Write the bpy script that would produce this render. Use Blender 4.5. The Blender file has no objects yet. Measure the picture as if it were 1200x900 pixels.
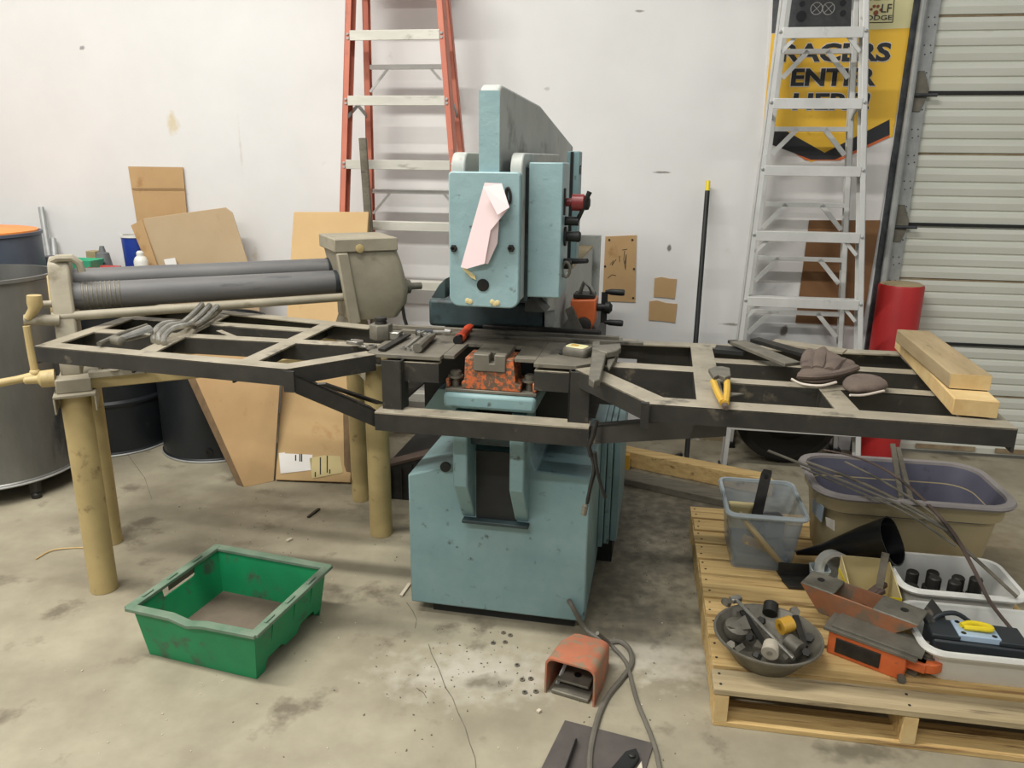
import bpy, bmesh, math, random
from mathutils import Vector, Matrix
random.seed(7)
sc = bpy.context.scene
COL = sc.collection
# ------------------------------------------------------------------ camera, sky, lamps, exposure
FPX = 900.0; PITCH = math.radians(16.0); ROLL = math.radians(0.7); CAMH = 1.5
FWD = Vector((0, math.cos(PITCH), -math.sin(PITCH))); UP0 = Vector((0, math.sin(PITCH), math.cos(PITCH))); RT0 = Vector((1, 0, 0))
RT = RT0*math.cos(ROLL) + UP0*math.sin(ROLL); UPV = UP0*math.cos(ROLL) - RT0*math.sin(ROLL)
CAM = Vector((0, 0, CAMH))
cd = bpy.data.cameras.new('camera'); cd.sensor_width = 36; cd.lens = FPX/1200*36; cd.clip_start = .05
cam = bpy.data.objects.new('camera', cd); COL.objects.link(cam)
m3 = Matrix((RT, UPV, -FWD)).transposed(); cam.matrix_world = Matrix.Translation(CAM) @ m3.to_4x4()
sc.camera = cam
w = bpy.data.worlds.new('world'); sc.world = w; w.use_nodes = True
w.node_tree.nodes['Background'].inputs[0].default_value = (.93, .96, 1, 1)
w.node_tree.nodes['Background'].inputs[1].default_value = .18
def area(name, loc, sx, sy, power, yaw=0, col=(1, .965, .9), tilt=0):
    l = bpy.data.lights.new(name, 'AREA'); l.shape = 'RECTANGLE'; l.size = sx; l.size_y = sy; l.energy = power; l.color = col
    o = bpy.data.objects.new(name, l); COL.objects.link(o); o.location = loc; o.rotation_euler = (tilt, 0, math.radians(yaw)); return o
area('ceiling_tube_lamp', (-1.9, 1.5, 4.7), 3.6, .16, 190, -9)
area('ceiling_tube_lamp', (-2.0, -1.5, 4.7), 3.6, .16, 120, -9)
area('ceiling_tube_lamp', (4.6, -1.5, 4.7), 2.4, .16, 62, -9)
sc.view_settings.view_transform = 'Standard'; sc.view_settings.look = 'None'; sc.view_settings.gamma = 1
sc.view_settings.use_curve_mapping = False; sc.view_settings.exposure = 0.55
# ------------------------------------------------------------------ frames: pixel ray -> point on a known plane
def ray(x, y): return FWD + RT*((x-600)/FPX) - UPV*((y-450)/FPX)
def hit(x, y, n, p):
    d = ray(x, y); return CAM + d*(n.dot(p-CAM)/n.dot(d))
class Fr:
    def __init__(s, ox, oy, yaw):
        a = math.radians(yaw); s.o = Vector((ox, oy, 0)); s.x = Vector((math.cos(a), -math.sin(a), 0)); s.y = Vector((math.sin(a), math.cos(a), 0)); s.rz = -a
    def w(s, p): return s.o + s.x*p[0] + s.y*p[1] + Vector((0, 0, p[2]))
    def l(s, q): v = q-s.o; return Vector((v.dot(s.x), v.dot(s.y), v.z))
    def Y(s, px, py, y): return s.l(hit(px, py, s.y, s.w((0, y, 0))))
    def X(s, px, py, x): return s.l(hit(px, py, s.x, s.w((x, 0, 0))))
    def Z(s, px, py, z): return s.l(hit(px, py, Vector((0, 0, 1)), Vector((0, 0, z))))
G = Fr(0, 0, 0)                 # world
M = Fr(-.05, 2.29, 11)          # punching machine and its table
W = Fr(1.17, 4.10, 9)           # back wall plane y = 0
S = Fr(-1.47, 2.47, -26)        # roll bending machine
P = Fr(.571, 1.80, 9.2)         # pallet
# ------------------------------------------------------------------ mesh builder
class MB:
    def __init__(s): s.v = []; s.f = []
    def add(s, vs, fs):
        n = len(s.v); s.v += [tuple(p) for p in vs]; s.f += [tuple(i+n for i in f) for f in fs]; return s
    def box(s, x0, x1, y0, y1, z0, z1):
        return s.add([(x0,y0,z0),(x1,y0,z0),(x1,y1,z0),(x0,y1,z0),(x0,y0,z1),(x1,y0,z1),(x1,y1,z1),(x0,y1,z1)],
                     [(0,3,2,1),(4,5,6,7),(0,1,5,4),(1,2,6,5),(2,3,7,6),(3,0,4,7)])
    def obox(s, c, size, rz=0, rx=0, ry=0):
        R = Matrix.Rotation(rz,3,'Z') @ Matrix.Rotation(ry,3,'Y') @ Matrix.Rotation(rx,3,'X'); c = Vector(c); a,b,d = [k/2 for k in size]
        vs = [c + R @ Vector(p) for p in ((-a,-b,-d),(a,-b,-d),(a,b,-d),(-a,b,-d),(-a,-b,d),(a,-b,d),(a,b,d),(-a,b,d))]
        return s.add(vs, [(0,3,2,1),(4,5,6,7),(0,1,5,4),(1,2,6,5),(2,3,7,6),(3,0,4,7)])
    def prism(s, poly, ax, a0, a1):
        n = len(poly)
        def P3(p, a): return (a,p[0],p[1]) if ax == 'x' else ((p[0],a,p[1]) if ax == 'y' else (p[0],p[1],a))
        vs = [P3(p,a0) for p in poly] + [P3(p,a1) for p in poly]
        return s.add(vs, [tuple(range(n))[::-1], tuple(range(n,2*n))] + [(i,(i+1)%n,n+(i+1)%n,n+i) for i in range(n)])
    def slab(s, ps, t):      # polygon of 3D points, thickened along its normal by t (to the -normal side)
        ps = [Vector(p) for p in ps]; n = (ps[1]-ps[0]).cross(ps[2]-ps[0]).normalized(); k = len(ps)
        return s.add(ps + [p - n*t for p in ps], [tuple(range(k)), tuple(range(k,2*k))[::-1]] + [((i+1)%k,i,k+i,k+(i+1)%k) for i in range(k)])
    def loft(s, rings, c0=True, c1=True, closed=True):
        n = len(rings[0]); vs = [p for r in rings for p in r]; fs = []
        for k in range(len(rings)-1):
            for i in range(n if closed else n-1):
                j = (i+1) % n; fs.append((k*n+i, k*n+j, (k+1)*n+j, (k+1)*n+i))
        if c0: fs.append(tuple(range(n))[::-1])
        if c1: fs.append(tuple((len(rings)-1)*n+i for i in range(n)))
        return s.add(vs, fs)
    def tube(s, pts, r, n=8, flat=1.0, caps=True):
        pts = [Vector(p) for p in pts]; rings = []; L = len(pts); rs = r if isinstance(r,(list,tuple)) else [r]*L
        u = None
        for i,p in enumerate(pts):
            t = (pts[min(i+1,L-1)] - pts[max(i-1,0)]).normalized()
            if u is None: u = t.cross(Vector((0,0,1)));  u = u if u.length > .05 else t.cross(Vector((0,1,0)))
            u = (u - t*u.dot(t)).normalized(); v = t.cross(u)
            rings.append([p + (u*math.cos(2*math.pi*k/n) + v*(math.sin(2*math.pi*k/n)*flat))*rs[i] for k in range(n)])
        return s.loft(rings, caps, caps)
    def cyl(s, p0, p1, r0, r1=None, n=20): return s.tube([p0,p1], [r0, r0 if r1 is None else r1], n)
    def lathe(s, c, prof, n=28, axis=None):   # profile of (radius, height) about axis
        c = Vector(c); a = (Vector(axis) if axis else Vector((0,0,1))).normalized(); u = a.cross(Vector((0,0,1)))
        u = u.normalized() if u.length > .01 else Vector((1,0,0)); v = a.cross(u)
        rings = [[c + a*h + (u*math.cos(2*math.pi*k/n) + v*math.sin(2*math.pi*k/n))*max(r,1e-4) for k in range(n)] for r,h in prof]
        return s.loft(rings, True, True)
    def ball(s, c, r, n=12, sz=(1,1,1)):
        rings = [[(c[0]+r*sz[0]*math.sin(t)*math.cos(2*math.pi*k/n), c[1]+r*sz[1]*math.sin(t)*math.sin(2*math.pi*k/n), c[2]-r*sz[2]*math.cos(t)) for k in range(n)]
                 for t in [math.pi*(i+.02)/(n//2+.04) for i in range(n//2+1)]]
        return s.loft(rings)
    def strip(s, pts, wdt, t):     # flat bar: horizontal width, thickness t, following 3D points
        pts = [Vector(p) for p in pts]; L = len(pts); rings = []
        for i,p in enumerate(pts):
            d = (pts[min(i+1,L-1)] - pts[max(i-1,0)]).normalized(); u = d.cross(Vector((0,0,1))); u = u.normalized() if u.length > .05 else Vector((1,0,0)); v = u.cross(d)
            rings.append([p-u*wdt/2-v*t/2, p+u*wdt/2-v*t/2, p+u*wdt/2+v*t/2, p-u*wdt/2+v*t/2])
        return s.loft(rings)
    def mesh(s, name):
        me = bpy.data.meshes.new(name); me.from_pydata(s.v, [], s.f); bm = bmesh.new(); bm.from_mesh(me)
        bmesh.ops.recalc_face_normals(bm, faces=bm.faces); bm.to_mesh(me); bm.free(); return me
    def build(s, name, mat, parent=None, bevel=0, seg=2, ang=.6, sub=0):
        me = s.mesh(name); me.materials.append(mat); me.shade_smooth(); me.set_sharp_from_angle(angle=ang)
        o = bpy.data.objects.new(name, me); COL.objects.link(o); o.parent = parent
        if bevel:
            b = o.modifiers.new('bevel','BEVEL'); b.width = bevel; b.segments = seg; b.limit_method = 'ANGLE'; b.angle_limit = .7; b.use_clamp_overlap = True
        if sub:
            b = o.modifiers.new('sub','SUBSURF'); b.levels = sub; b.render_levels = sub
        return o
def rrect(cx, cy, wx, wy, r, z, k=4):
    out = []
    for sx,sy,a0 in ((1,1,0),(-1,1,90),(-1,-1,180),(1,-1,270)):
        for i in range(k+1):
            a = math.radians(a0+90*i/k); out.append((cx+sx*(wx/2-r)+r*math.cos(a), cy+sy*(wy/2-r)+r*math.sin(a), z))
    return out
def tag(o, label, cat, group=None, kind=None):
    if label: o['label'] = label
    if cat: o['category'] = cat
    if group: o['group'] = group
    if kind: o['kind'] = kind
    return o
def thing(name, label, cat, fr=None, group=None, loc=None, rz=None):
    o = bpy.data.objects.new(name, None); COL.objects.link(o); o.empty_display_size = .05
    if fr: o.location = fr.o; o.rotation_euler = (0,0,fr.rz)
    if loc is not None: o.location = loc
    if rz is not None: o.rotation_euler = (0,0,rz)
    return tag(o, label, cat, group)
def place(o, fr): o.location = fr.o; o.rotation_euler = (0,0,fr.rz); return o
# ------------------------------------------------------------------ procedural materials
def srgb(c):
    return tuple(((v/255)/12.92 if v/255 <= .04045 else ((v/255+.055)/1.055)**2.4) for v in c) + (1,)
def PM(name, c1, c2=None, scale=6, rough=.6, metal=0, bump=0, dirt=None, damt=.35, dscale=9, stretch=(1,1,1), detail=6, spec=.5, alpha=1, trans=0):
    m = bpy.data.materials.new(name); m.use_nodes = True; nt = m.node_tree; N = nt.nodes; L = nt.links; b = N['Principled BSDF']
    b.inputs['Roughness'].default_value = rough; b.inputs['Metallic'].default_value = metal; b.inputs['Specular IOR Level'].default_value = spec
    b.inputs['Alpha'].default_value = alpha; b.inputs['Transmission Weight'].default_value = trans
    tc = N.new('ShaderNodeTexCoord'); mp = N.new('ShaderNodeMapping'); mp.inputs['Scale'].default_value = stretch; L.new(tc.outputs['Object'], mp.inputs[0])
    def noise(sc_, det, off=0):
        n = N.new('ShaderNodeTexNoise'); n.inputs['Scale'].default_value = sc_; n.inputs['Detail'].default_value = det; n.inputs['Roughness'].default_value = .62
        if off:
            a = N.new('ShaderNodeVectorMath'); a.operation = 'ADD'; a.inputs[1].default_value = (off,off*.7,off*1.3); L.new(mp.outputs[0], a.inputs[0]); L.new(a.outputs[0], n.inputs[0])
        else: L.new(mp.outputs[0], n.inputs[0])
        return n
    def ramp(src, a, c): 
        r = N.new('ShaderNodeMapRange'); r.inputs[1].default_value = a; r.inputs[2].default_value = c; r.clamp = True; L.new(src, r.inputs[0]); return r.outputs[0]
    def mix(fac, A, B):
        x = N.new('ShaderNodeMix'); x.data_type = 'RGBA'; L.new(fac, x.inputs[0])
        for k,v in ((6,A),(7,B)):
            if isinstance(v, tuple): x.inputs[k].default_value = v
            else: L.new(v, x.inputs[k])
        return x.outputs[2]
    c1 = srgb(c1); c2 = srgb(c2) if c2 else tuple(v*.82 for v in c1[:3])+(1,)
    n1 = noise(scale, detail); col = mix(ramp(n1.outputs[0], .32, .68), c1, c2)
    if dirt:
        n2 = noise(dscale, 8, 3.1); t = .72 - .36*damt
        col = mix(ramp(n2.outputs[0], t, t+.10), col, srgb(dirt))
    L.new(col, b.inputs['Base Color'])
    if bump:
        n3 = noise(scale*5, 5, 5.0); bp = N.new('ShaderNodeBump'); bp.inputs['Strength'].default_value = bump; bp.inputs['Distance'].default_value = .01
        L.new(n3.outputs[0], bp.inputs['Height']); L.new(bp.outputs[0], b.inputs['Normal'])
    m['_'] = 0; return m
def spots(m, lst):   # wear marks and some painted shade, with a place and shape of their own: (center xyz, half-size xyz, colour, softness)
    nt = m.node_tree; N = nt.nodes; L = nt.links; b = N['Principled BSDF']; tc = N.new('ShaderNodeTexCoord')
    nz = N.new('ShaderNodeTexNoise'); nz.inputs['Scale'].default_value = 22; nz.inputs['Detail'].default_value = 5; L.new(tc.outputs['Object'], nz.inputs[0])
    col = b.inputs['Base Color'].links[0].from_socket
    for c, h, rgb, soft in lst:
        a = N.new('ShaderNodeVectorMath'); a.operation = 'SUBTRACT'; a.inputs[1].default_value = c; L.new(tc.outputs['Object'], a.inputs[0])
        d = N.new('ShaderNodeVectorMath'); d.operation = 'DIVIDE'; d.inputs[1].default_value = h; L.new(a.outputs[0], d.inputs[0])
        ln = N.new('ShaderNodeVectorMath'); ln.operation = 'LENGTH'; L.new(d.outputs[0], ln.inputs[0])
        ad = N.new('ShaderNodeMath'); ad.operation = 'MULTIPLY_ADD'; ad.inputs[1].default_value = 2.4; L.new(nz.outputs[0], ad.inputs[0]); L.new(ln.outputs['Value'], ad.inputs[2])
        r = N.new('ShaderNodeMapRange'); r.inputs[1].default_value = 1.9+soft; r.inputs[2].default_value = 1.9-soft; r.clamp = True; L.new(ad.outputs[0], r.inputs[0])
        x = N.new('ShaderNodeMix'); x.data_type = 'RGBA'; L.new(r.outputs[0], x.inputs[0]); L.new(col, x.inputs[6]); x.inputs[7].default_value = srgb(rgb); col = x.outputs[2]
    L.new(col, b.inputs['Base Color'])
K = dict(
 wall=PM('wall_paint',(221,221,220),(214,214,213),2,.75,dirt=(196,192,186),damt=.06,dscale=5),
 wallbase=PM('wall_base',(190,182,160),(150,138,112),5,.8),
 floor=PM('concrete',(162,155,134),(126,119,101),2.6,.62,bump=.12,dirt=(110,102,86),damt=.42,dscale=4.2,detail=12),
 door=PM('door_paint',(205,207,196),(192,194,182),3,.5,dirt=(150,142,122),damt=.16,dscale=4,stretch=(.3,1,2.5)),
 rust=PM('rusty_groove',(120,100,74),(150,136,110),14,.9),
 galv=PM('galvanised',(174,176,174),(150,153,152),14,.45,.3,dirt=(122,118,108),damt=.15),
 trackm=PM('dark_track',(92,95,98),(60,62,66),20,.45,.7),
 teal=PM('teal_paint',(130,158,159),(112,143,146),5,.5,bump=.04,dirt=(76,84,80),damt=.3,dscale=24),
 tealh=PM('teal_hammertone',(144,171,174),(128,157,161),7,.42,bump=.16,dirt=(86,94,88),damt=.25,dscale=34),
 tealg=PM('greyed_teal',(182,185,180),(162,168,163),4,.6,dirt=(132,136,128),damt=.4,dscale=6),
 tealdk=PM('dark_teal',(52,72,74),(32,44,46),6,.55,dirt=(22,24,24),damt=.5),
 blk=PM('black_steel',(40,42,42),(26,28,28),9,.55,.2),
 steel=PM('mill_steel',(64,62,58),(48,47,45),10,.5,.35,bump=.05,dirt=(112,104,90),damt=.3,dscale=12),
 steeltop=PM('worn_table_steel',(162,154,136),(134,127,111),9,.5,.1,bump=.06,dirt=(92,87,77),damt=.4,dscale=10),
 steelpl=PM('worn_plate',(122,117,104),(96,92,83),7,.5,.1,bump=.05,dirt=(58,56,50),damt=.45,dscale=8),
 chrome=PM('tool_steel',(190,188,180),(150,148,142),20,.32,.85),
 iron=PM('grey_cast_iron',(126,122,110),(100,97,88),18,.55,.4,bump=.1),
 dkiron=PM('dark_iron',(58,56,52),(40,39,37),18,.55,.45,bump=.08),
 orange=PM('orange_paint',(206,112,62),(184,92,50),8,.55,bump=.1,dirt=(98,80,64),damt=.8,dscale=75),
 orangef=PM('pedal_orange',(182,112,82),(158,98,74),9,.6,dirt=(138,118,96),damt=.66,dscale=24),
 orangel=PM('ladder_orange',(204,126,104),(188,110,90),5,.55,dirt=(160,104,90),damt=.3),
 red=PM('red_paint',(186,42,42),(166,34,36),3,.45,dirt=(120,52,44),damt=.12),
 redgrip=PM('red_orange_plastic',(226,84,48),(206,70,40),9,.4),
 alu=PM('aluminium',(216,217,214),(200,201,198),8,.4,.25,dirt=(160,160,154),damt=.18),
 aluw=PM('aluminium_step',(214,212,202),(196,194,184),8,.45,.3,dirt=(150,148,136),damt=.3,stretch=(.5,2,2)),
 tan=PM('khaki_paint',(186,166,116),(168,148,102),5,.55,bump=.04,dirt=(118,100,70),damt=.28,dscale=12),
 tang=PM('dusty_khaki_cast',(158,151,132),(138,131,114),7,.6,bump=.1,dirt=(116,108,88),damt=.3,dscale=8),
 roll=PM('grey_roll',(112,111,109),(94,94,95),5,.6,.15,dirt=(76,76,78),damt=.3,stretch=(.5,3,3)),
 card=PM('cardboard',(194,164,118),(184,154,110),3,.85,dirt=(172,134,88),damt=.25,dscale=5),
 card2=PM('cardboard_brown',(186,154,110),(174,142,100),3,.85,dirt=(158,120,78),damt=.3,dscale=6),
 card3=PM('cardboard_dusty',(186,164,132),(178,156,124),3,.85,dirt=(168,144,112),damt=.25,dscale=6),
 cardedge=PM('cardboard_edge',(128,104,76),(108,88,64),20,.9),
 board=PM('brown_hardboard',(130,93,58),(116,81,50),4,.7,dirt=(100,66,38),damt=.2),
 wood=PM('pallet_wood',(208,180,124),(178,146,92),5,.75,bump=.2,dirt=(132,102,64),damt=.42,dscale=4,stretch=(.7,13,9),detail=9),
 woodg=PM('weathered_wood',(176,160,126),(146,130,98),5,.8,bump=.2,dirt=(108,94,70),damt=.4,dscale=4,stretch=(.7,13,9),detail=9),
 woodend=PM('sawn_end',(204,180,130),(186,156,104),14,.8,bump=.1),
 timber=PM('timber_top',(160,142,108),(134,116,84),3,.8,bump=.1,dirt=(108,92,66),damt=.3,stretch=(8,1,5)),
 plank=PM('dark_plank',(118,112,98),(92,86,74),4,.85,dirt=(70,64,54),damt=.4,stretch=(1,6,6)),
 green=PM('green_plastic',(26,148,92),(20,126,80),4,.5,bump=.03,dirt=(70,92,74),damt=.46,dscale=9),
 greenrim=PM('worn_green_rim',(116,132,114),(82,112,90),10,.6,dirt=(52,70,58),damt=.3),
 sludge=PM('dust_bed',(112,100,86),(92,82,70),6,.9,bump=.15),
 pink=PM('pink_paper',(232,212,212),(226,204,206),2,.7),
 paper=PM('white_paper',(232,230,226),(224,222,218),3,.75),
 ygrip=PM('worn_yellow_grip',(196,162,66),(186,146,48),12,.55,dirt=(96,84,58),damt=.3,dscale=30),
 yellow=PM('yellow_print',(228,206,40),(214,190,30),5,.5),
 cream=PM('cream_card',(206,190,140),(194,178,128),4,.7),
 bluep=PM('blue_plastic',(36,64,150),(28,52,130),4,.35),
 mint=PM('mint_plastic',(84,196,150),(70,180,136),4,.45),
 dkred=PM('dark_red_plastic',(150,52,52),(96,36,38),12,.4),
 redp=PM('red_plastic',(196,84,78),(180,72,68),4,.45),
 whitep=PM('white_plastic',(224,224,218),(212,212,204),3,.38,dirt=(180,176,162),damt=.15),
 khakip=PM('khaki_plastic',(178,164,128),(166,152,116),3,.5,dirt=(140,126,96),damt=.2),
 purple=PM('purple_grey_plastic',(92,92,106),(80,80,94),3,.5,dirt=(66,66,78),damt=.25),
 rimgrey=PM('grey_rim_plastic',(140,134,132),(124,118,116),6,.5),
 blackp=PM('black_plastic',(20,21,22),(14,15,16),6,.35),
 greyp=PM('grey_plastic',(120,122,122),(104,106,106),5,.5),
 signy=PM('sign_yellow',(238,192,66),(230,184,58),3,.5,dirt=(196,150,40),damt=.12),
 signc=PM('sign_cream',(226,220,170),(220,214,162),3,.5),
 signw=PM('sign_white',(222,220,218),(214,212,210),3,.5),
 signk=PM('sign_black',(44,46,50),(38,40,44),5,.5),
 signg=PM('sign_dark_grey',(88,90,92),(70,72,76),30,.5),
 signo=PM('sign_orange',(216,112,62),(206,104,56),5,.5),
 paw=PM('paw_brown',(150,84,62),(140,76,56),8,.6),
 clear=PM('clear_plastic',(176,190,200),(160,176,188),4,.3,alpha=.34),
 clearrim=PM('clear_plastic_rim',(186,198,202),(172,184,190),4,.3,alpha=.75),
 drumm=PM('brushed_drum',(138,138,134),(108,108,106),4,.38,.55,dirt=(70,70,72),damt=.4,dscale=4,stretch=(1,1,.35)),
 drumk=PM('black_drum',(38,42,46),(28,31,34),4,.4,.2,dirt=(66,68,68),damt=.15),
 navy=PM('slate_blue_drum',(88,98,112),(72,80,96),4,.45,.1,dirt=(80,74,96),damt=.35),
 lidor=PM('orange_lid',(244,150,70),(234,140,62),4,.5),
 glove=PM('brown_glove',(108,94,84),(88,76,68),9,.9,bump=.3,dirt=(76,62,60),damt=.4,dscale=14),
 glovel=PM('glove_lining',(206,196,184),(190,180,168),9,.9),
 cable=PM('grey_cable',(108,104,94),(90,86,78),9,.6),
 rustst=PM('rust_brown_steel',(98,82,72),(78,66,60),12,.65,.1,bump=.1),
 rustor=PM('worn_orange_brown',(166,108,72),(136,94,68),9,.6,bump=.1,dirt=(118,104,86),damt=.72,dscale=11),
 orangec=PM('clean_orange',(216,112,60),(198,96,50),8,.5,bump=.05,dirt=(120,84,60),damt=.3,dscale=26),
 ywrap=PM('amber_roll',(206,160,58),(190,142,46),8,.45),
 skyblue=PM('pale_blue_valve',(172,192,210),(154,176,196),8,.5),
 platek=PM('dark_floor_plate',(88,82,78),(74,69,66),10,.6,.05,bump=.05),
 coal=PM('charcoal_moulding',(44,50,54),(34,38,42),8,.5),
 straw=PM('pale_chip',(206,198,180),(180,170,150),30,.8),
 bristle=PM('dark_grate',(44,42,38),(30,29,27),40,.8,bump=.4),
)
# ================================================================== SETTING
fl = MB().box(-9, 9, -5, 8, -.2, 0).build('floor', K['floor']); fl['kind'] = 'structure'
def zp(x, y, z=0): v = G.Z(x, y, z); return (v.x, v.y, v.z)
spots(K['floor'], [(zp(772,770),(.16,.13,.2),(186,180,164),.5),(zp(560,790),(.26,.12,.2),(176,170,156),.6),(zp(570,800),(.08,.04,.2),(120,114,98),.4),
 (zp(1010,880),(.14,.05,.2),(104,98,82),.4),(zp(800,600),(.48,.55,.2),(88,81,68),.7),(zp(720,690),(.22,.3,.2),(96,90,76),.7),(zp(600,560),(.5,.5,.2),(96,90,76),.7),(zp(760,730),(.14,.1,.2),(110,104,90),.5),(zp(330,600),(.35,.1,.2),(136,128,110),.6),  # broad dark spots by the machine: grime with its shade painted in
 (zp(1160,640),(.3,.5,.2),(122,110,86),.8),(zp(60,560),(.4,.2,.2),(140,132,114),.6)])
def crack(pts, wd=.0025):
    o = MB().strip([G.Z(x+random.uniform(-2,2),y,.0004) for x,y in pts], wd, .0012).build('crack', K['plank'], fl); return o
crack([(503,755),(507,766),(512,780),(519,792),(522,806),(531,818),(538,834),(545,852),(552,870),(557,888),(560,905)])
crack([(478,706),(484,716),(487,726),(488,736)],.002); crack([(489,806),(496,812),(498,818)],.002); crack([(140,520),(170,560),(176,585)],.002)
wl = MB().box(-7.5, .80, 0, .15, 0, 4.2).build('wall_back', K['wall']); place(wl, W); wl['kind'] = 'structure'
def wp(x, y): v = W.Y(x, y, 0); return (v.x, 0, v.z)
spots(K['wall'], [(wp(96,56),(.028,.2,.018),(150,150,150),.15),(wp(202,145),(.04,.2,.07),(206,196,170),.3),(wp(44,303),(.03,.2,.04),(214,208,192),.3),
 (wp(282,175),(.008,.2,.14),(206,204,202),.4),(wp(777,202),(.06,.2,.007),(140,138,134),.25),(wp(784,292),(.012,.2,.03),(120,118,114),.3),(wp(640,104),(.02,.2,.012),(190,188,186),.3),
 (wp(750,13),(.03,.2,.006),(150,148,146),.3),(wp(855,380),(.07,.2,.008),(150,146,138),.3),(wp(918,388),(.03,.2,.03),(120,112,106),.2),(wp(300,300),(.03,.2,.05),(200,196,186),.3),
 (wp(840,500),(.35,.2,.09),(184,172,142),.35),(wp(820,510),(.6,.2,.06),(140,126,98),.4)])
for x0, x1, nm in ((2.6, 5.5, 'wall_right'),):
    o = MB().box(x0+.9, x1, 0, .15, 0, 4.2).build(nm, K['wall']); place(o, W); o['kind'] = 'structure'
o = MB().box(-5.15, -5.0, -7, 0, 0, 4.2).build('wall_left', K['wall']); place(o, W); o['kind'] = 'structure'
o = MB().box(.78, 3.5, 0, .15, 3.1, 4.2).build('wall_above_door', K['wall']); place(o, W); o['kind'] = 'structure'
# ---- overhead door: sections with rolled ribs, stile plates, hinges, track
door = thing('door_1', 'white ribbed overhead garage door with rust-streaked grooves', None, W); door['kind'] = 'structure'; del door['label']
D0, D1 = .765, 3.6; SH = .622
zs = [.02, .625, 1.235, 1.862, 2.487]
for i in range(5):
    z0 = zs[i]; z1 = zs[i+1]-.012 if i < 4 else 3.1; h = z1-z0; prof = []
    pts = [(.0,.0)]; ribs = 9; y = .02
    poly = [(.055, z0)]
    for k in range(ribs):
        a = z0 + h*k/ribs; b = z0 + h*(k+1)/ribs; dp = .013 if k == 4 else .006
        poly += [(y, a+.002), (y-.004, (a+b)/2), (y, b-.012), (y+dp, b-.008), (y+dp, b-.003)]
    poly += [(.055, z1)]
    sec = MB().prism(poly, 'x', D0+.02, D1).build('panel', K['door'], door, ang=.25)
    zr = z0+h*5/9-.0055
    MB().box(D0+.07, D1, y+.004, y+.0145, zr-.004, zr+.0035).build('groove', K['rust'], sec)
    st = MB().box(D0+.005, D0+.068, -.004, .022, z0+.01, z1-.004).build('stile_plate', K['galv'], door, .002)
    hl = MB()
    for k in range(5):
        zz = z0+h*(k+.5)/5
        for dx,dz in ((.022,.02),(.05,.02),(.03,-.02),(.056,-.012)):
            hl.cyl((D0+dx,-.002,zz+dz),(D0+dx,-.0055,zz+dz),.0035,n=8)
    hl.build('screw', K['trackm'], st)
    if i:
        hb = MB().prism([(D0-.022,z0-.028),(D0+.07,z0-.028),(D0+.07,z0+.012),(D0+.04,z0+.09),(D0+.012,z0+.09),(D0-.022,z0+.012)],'y',-.012,-.004)
        hb.prism([(D0-.01,z0-.03),(D0+.066,z0-.03),(D0+.045,z0-.095),(D0+.01,z0-.095)],'y',-.010,-.004).build('hinge', K['iron'], door, .002)
        MB().cyl((D0-.03,-.016,z0-.02),(D0+.11,-.016,z0-.02),.008).build('hinge_pin', K['trackm'], door)
        MB().box(D0+.07,D1,.012,.05,z0-.013,z0+.001).build('section_gap', K['blk'], door)
tr = MB().box(D0-.03,D0-.002,-.006,0,.05,3.1)
tr.tube([(D0-.016,-.035,.05),(D0-.016,-.035,3.1)],.016,10); tr.build('track', K['galv'], door)
MB().box(D0-.055,D0-.031,-.02,.0,.0,3.1).build('track_shade_strip', K['trackm'], door)  # dark strip standing in for the shadow along the track
tb = MB()
for x in (1.05,1.45,1.9): tb.box(x,x+.3,.008,.012,.035,.06)
tb.build('rust_patch', K['rust'], door)
# ---- banner on the wall
sg = thing('wall_banner', 'yellow banner reading RACERS ENTER HERE behind the aluminium ladder', 'sign', W)
def wq(x, y, d=-.006): v = W.Y(x, y, d); return (v.x, d, v.z)
def wpoly(name, pts, mat, d, par=sg, t=.004):
    return MB().prism([(W.Y(x,y,0).x, W.Y(x,y,0).z) for x,y in pts],'y',-d,-d+t).build(name, mat, par)
wpoly('banner_sheet',[(907,-60),(1082,-60),(1048,160),(1018,330),(886,330),(893,160)],K['signw'],.004)
wpoly('yellow_field',[(904,40),(1066,33),(1046,160),(1003,176),(950,190),(893,160)],K['signy'],.006)
wpoly('cream_field',[(998,-60),(1082,-60),(1066,33),(998,36)],K['signc'],.006)
wpoly('dark_print',[(908,-60),(998,-60),(998,36),(904,39)],K['signg'],.006)
wpoly('black_chevron',[(896,152),(918,152),(966,179),(1042,140),(1042,158),(978,187),(950,187),(900,168)],K['signk'],.008)
wpoly('orange_stripe',[(900,160),(905,160),(950,184),(978,184),(1042,155),(1042,161),(984,188),(944,188)],K['signo'],.0072)
def text(name, s, px, py, hpx, wpx, mat, par, d=.008, fr=W, emb=.012):
    cu = bpy.data.curves.new(name,'FONT'); cu.body = s; cu.offset = emb; cu.extrude = .02; cu.resolution_u = 3
    t = bpy.data.objects.new(name, cu); COL.objects.link(t); dg = bpy.context.evaluated_depsgraph_get()
    me = bpy.data.meshes.new_from_object(t.evaluated_get(dg)); bpy.data.objects.remove(t)
    xs = [v.co.x for v in me.vertices]; ys = [v.co.y for v in me.vertices]
    a = fr.Y(px,py,0); b = fr.Y(px+wpx,py-hpx,0); sx = (b.x-a.x)/(max(xs)-min(xs)); sy = (b.z-a.z)/(max(ys)-min(ys))
    for v in me.vertices: v.co = Vector((a.x+(v.co.x-min(xs))*sx, -d-(v.co.z)*.05, a.z+(v.co.y-min(ys))*sy))
    me.materials.clear(); me.materials.append(mat); o = bpy.data.objects.new(name, me); COL.objects.link(o); o.parent = par; return o
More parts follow.
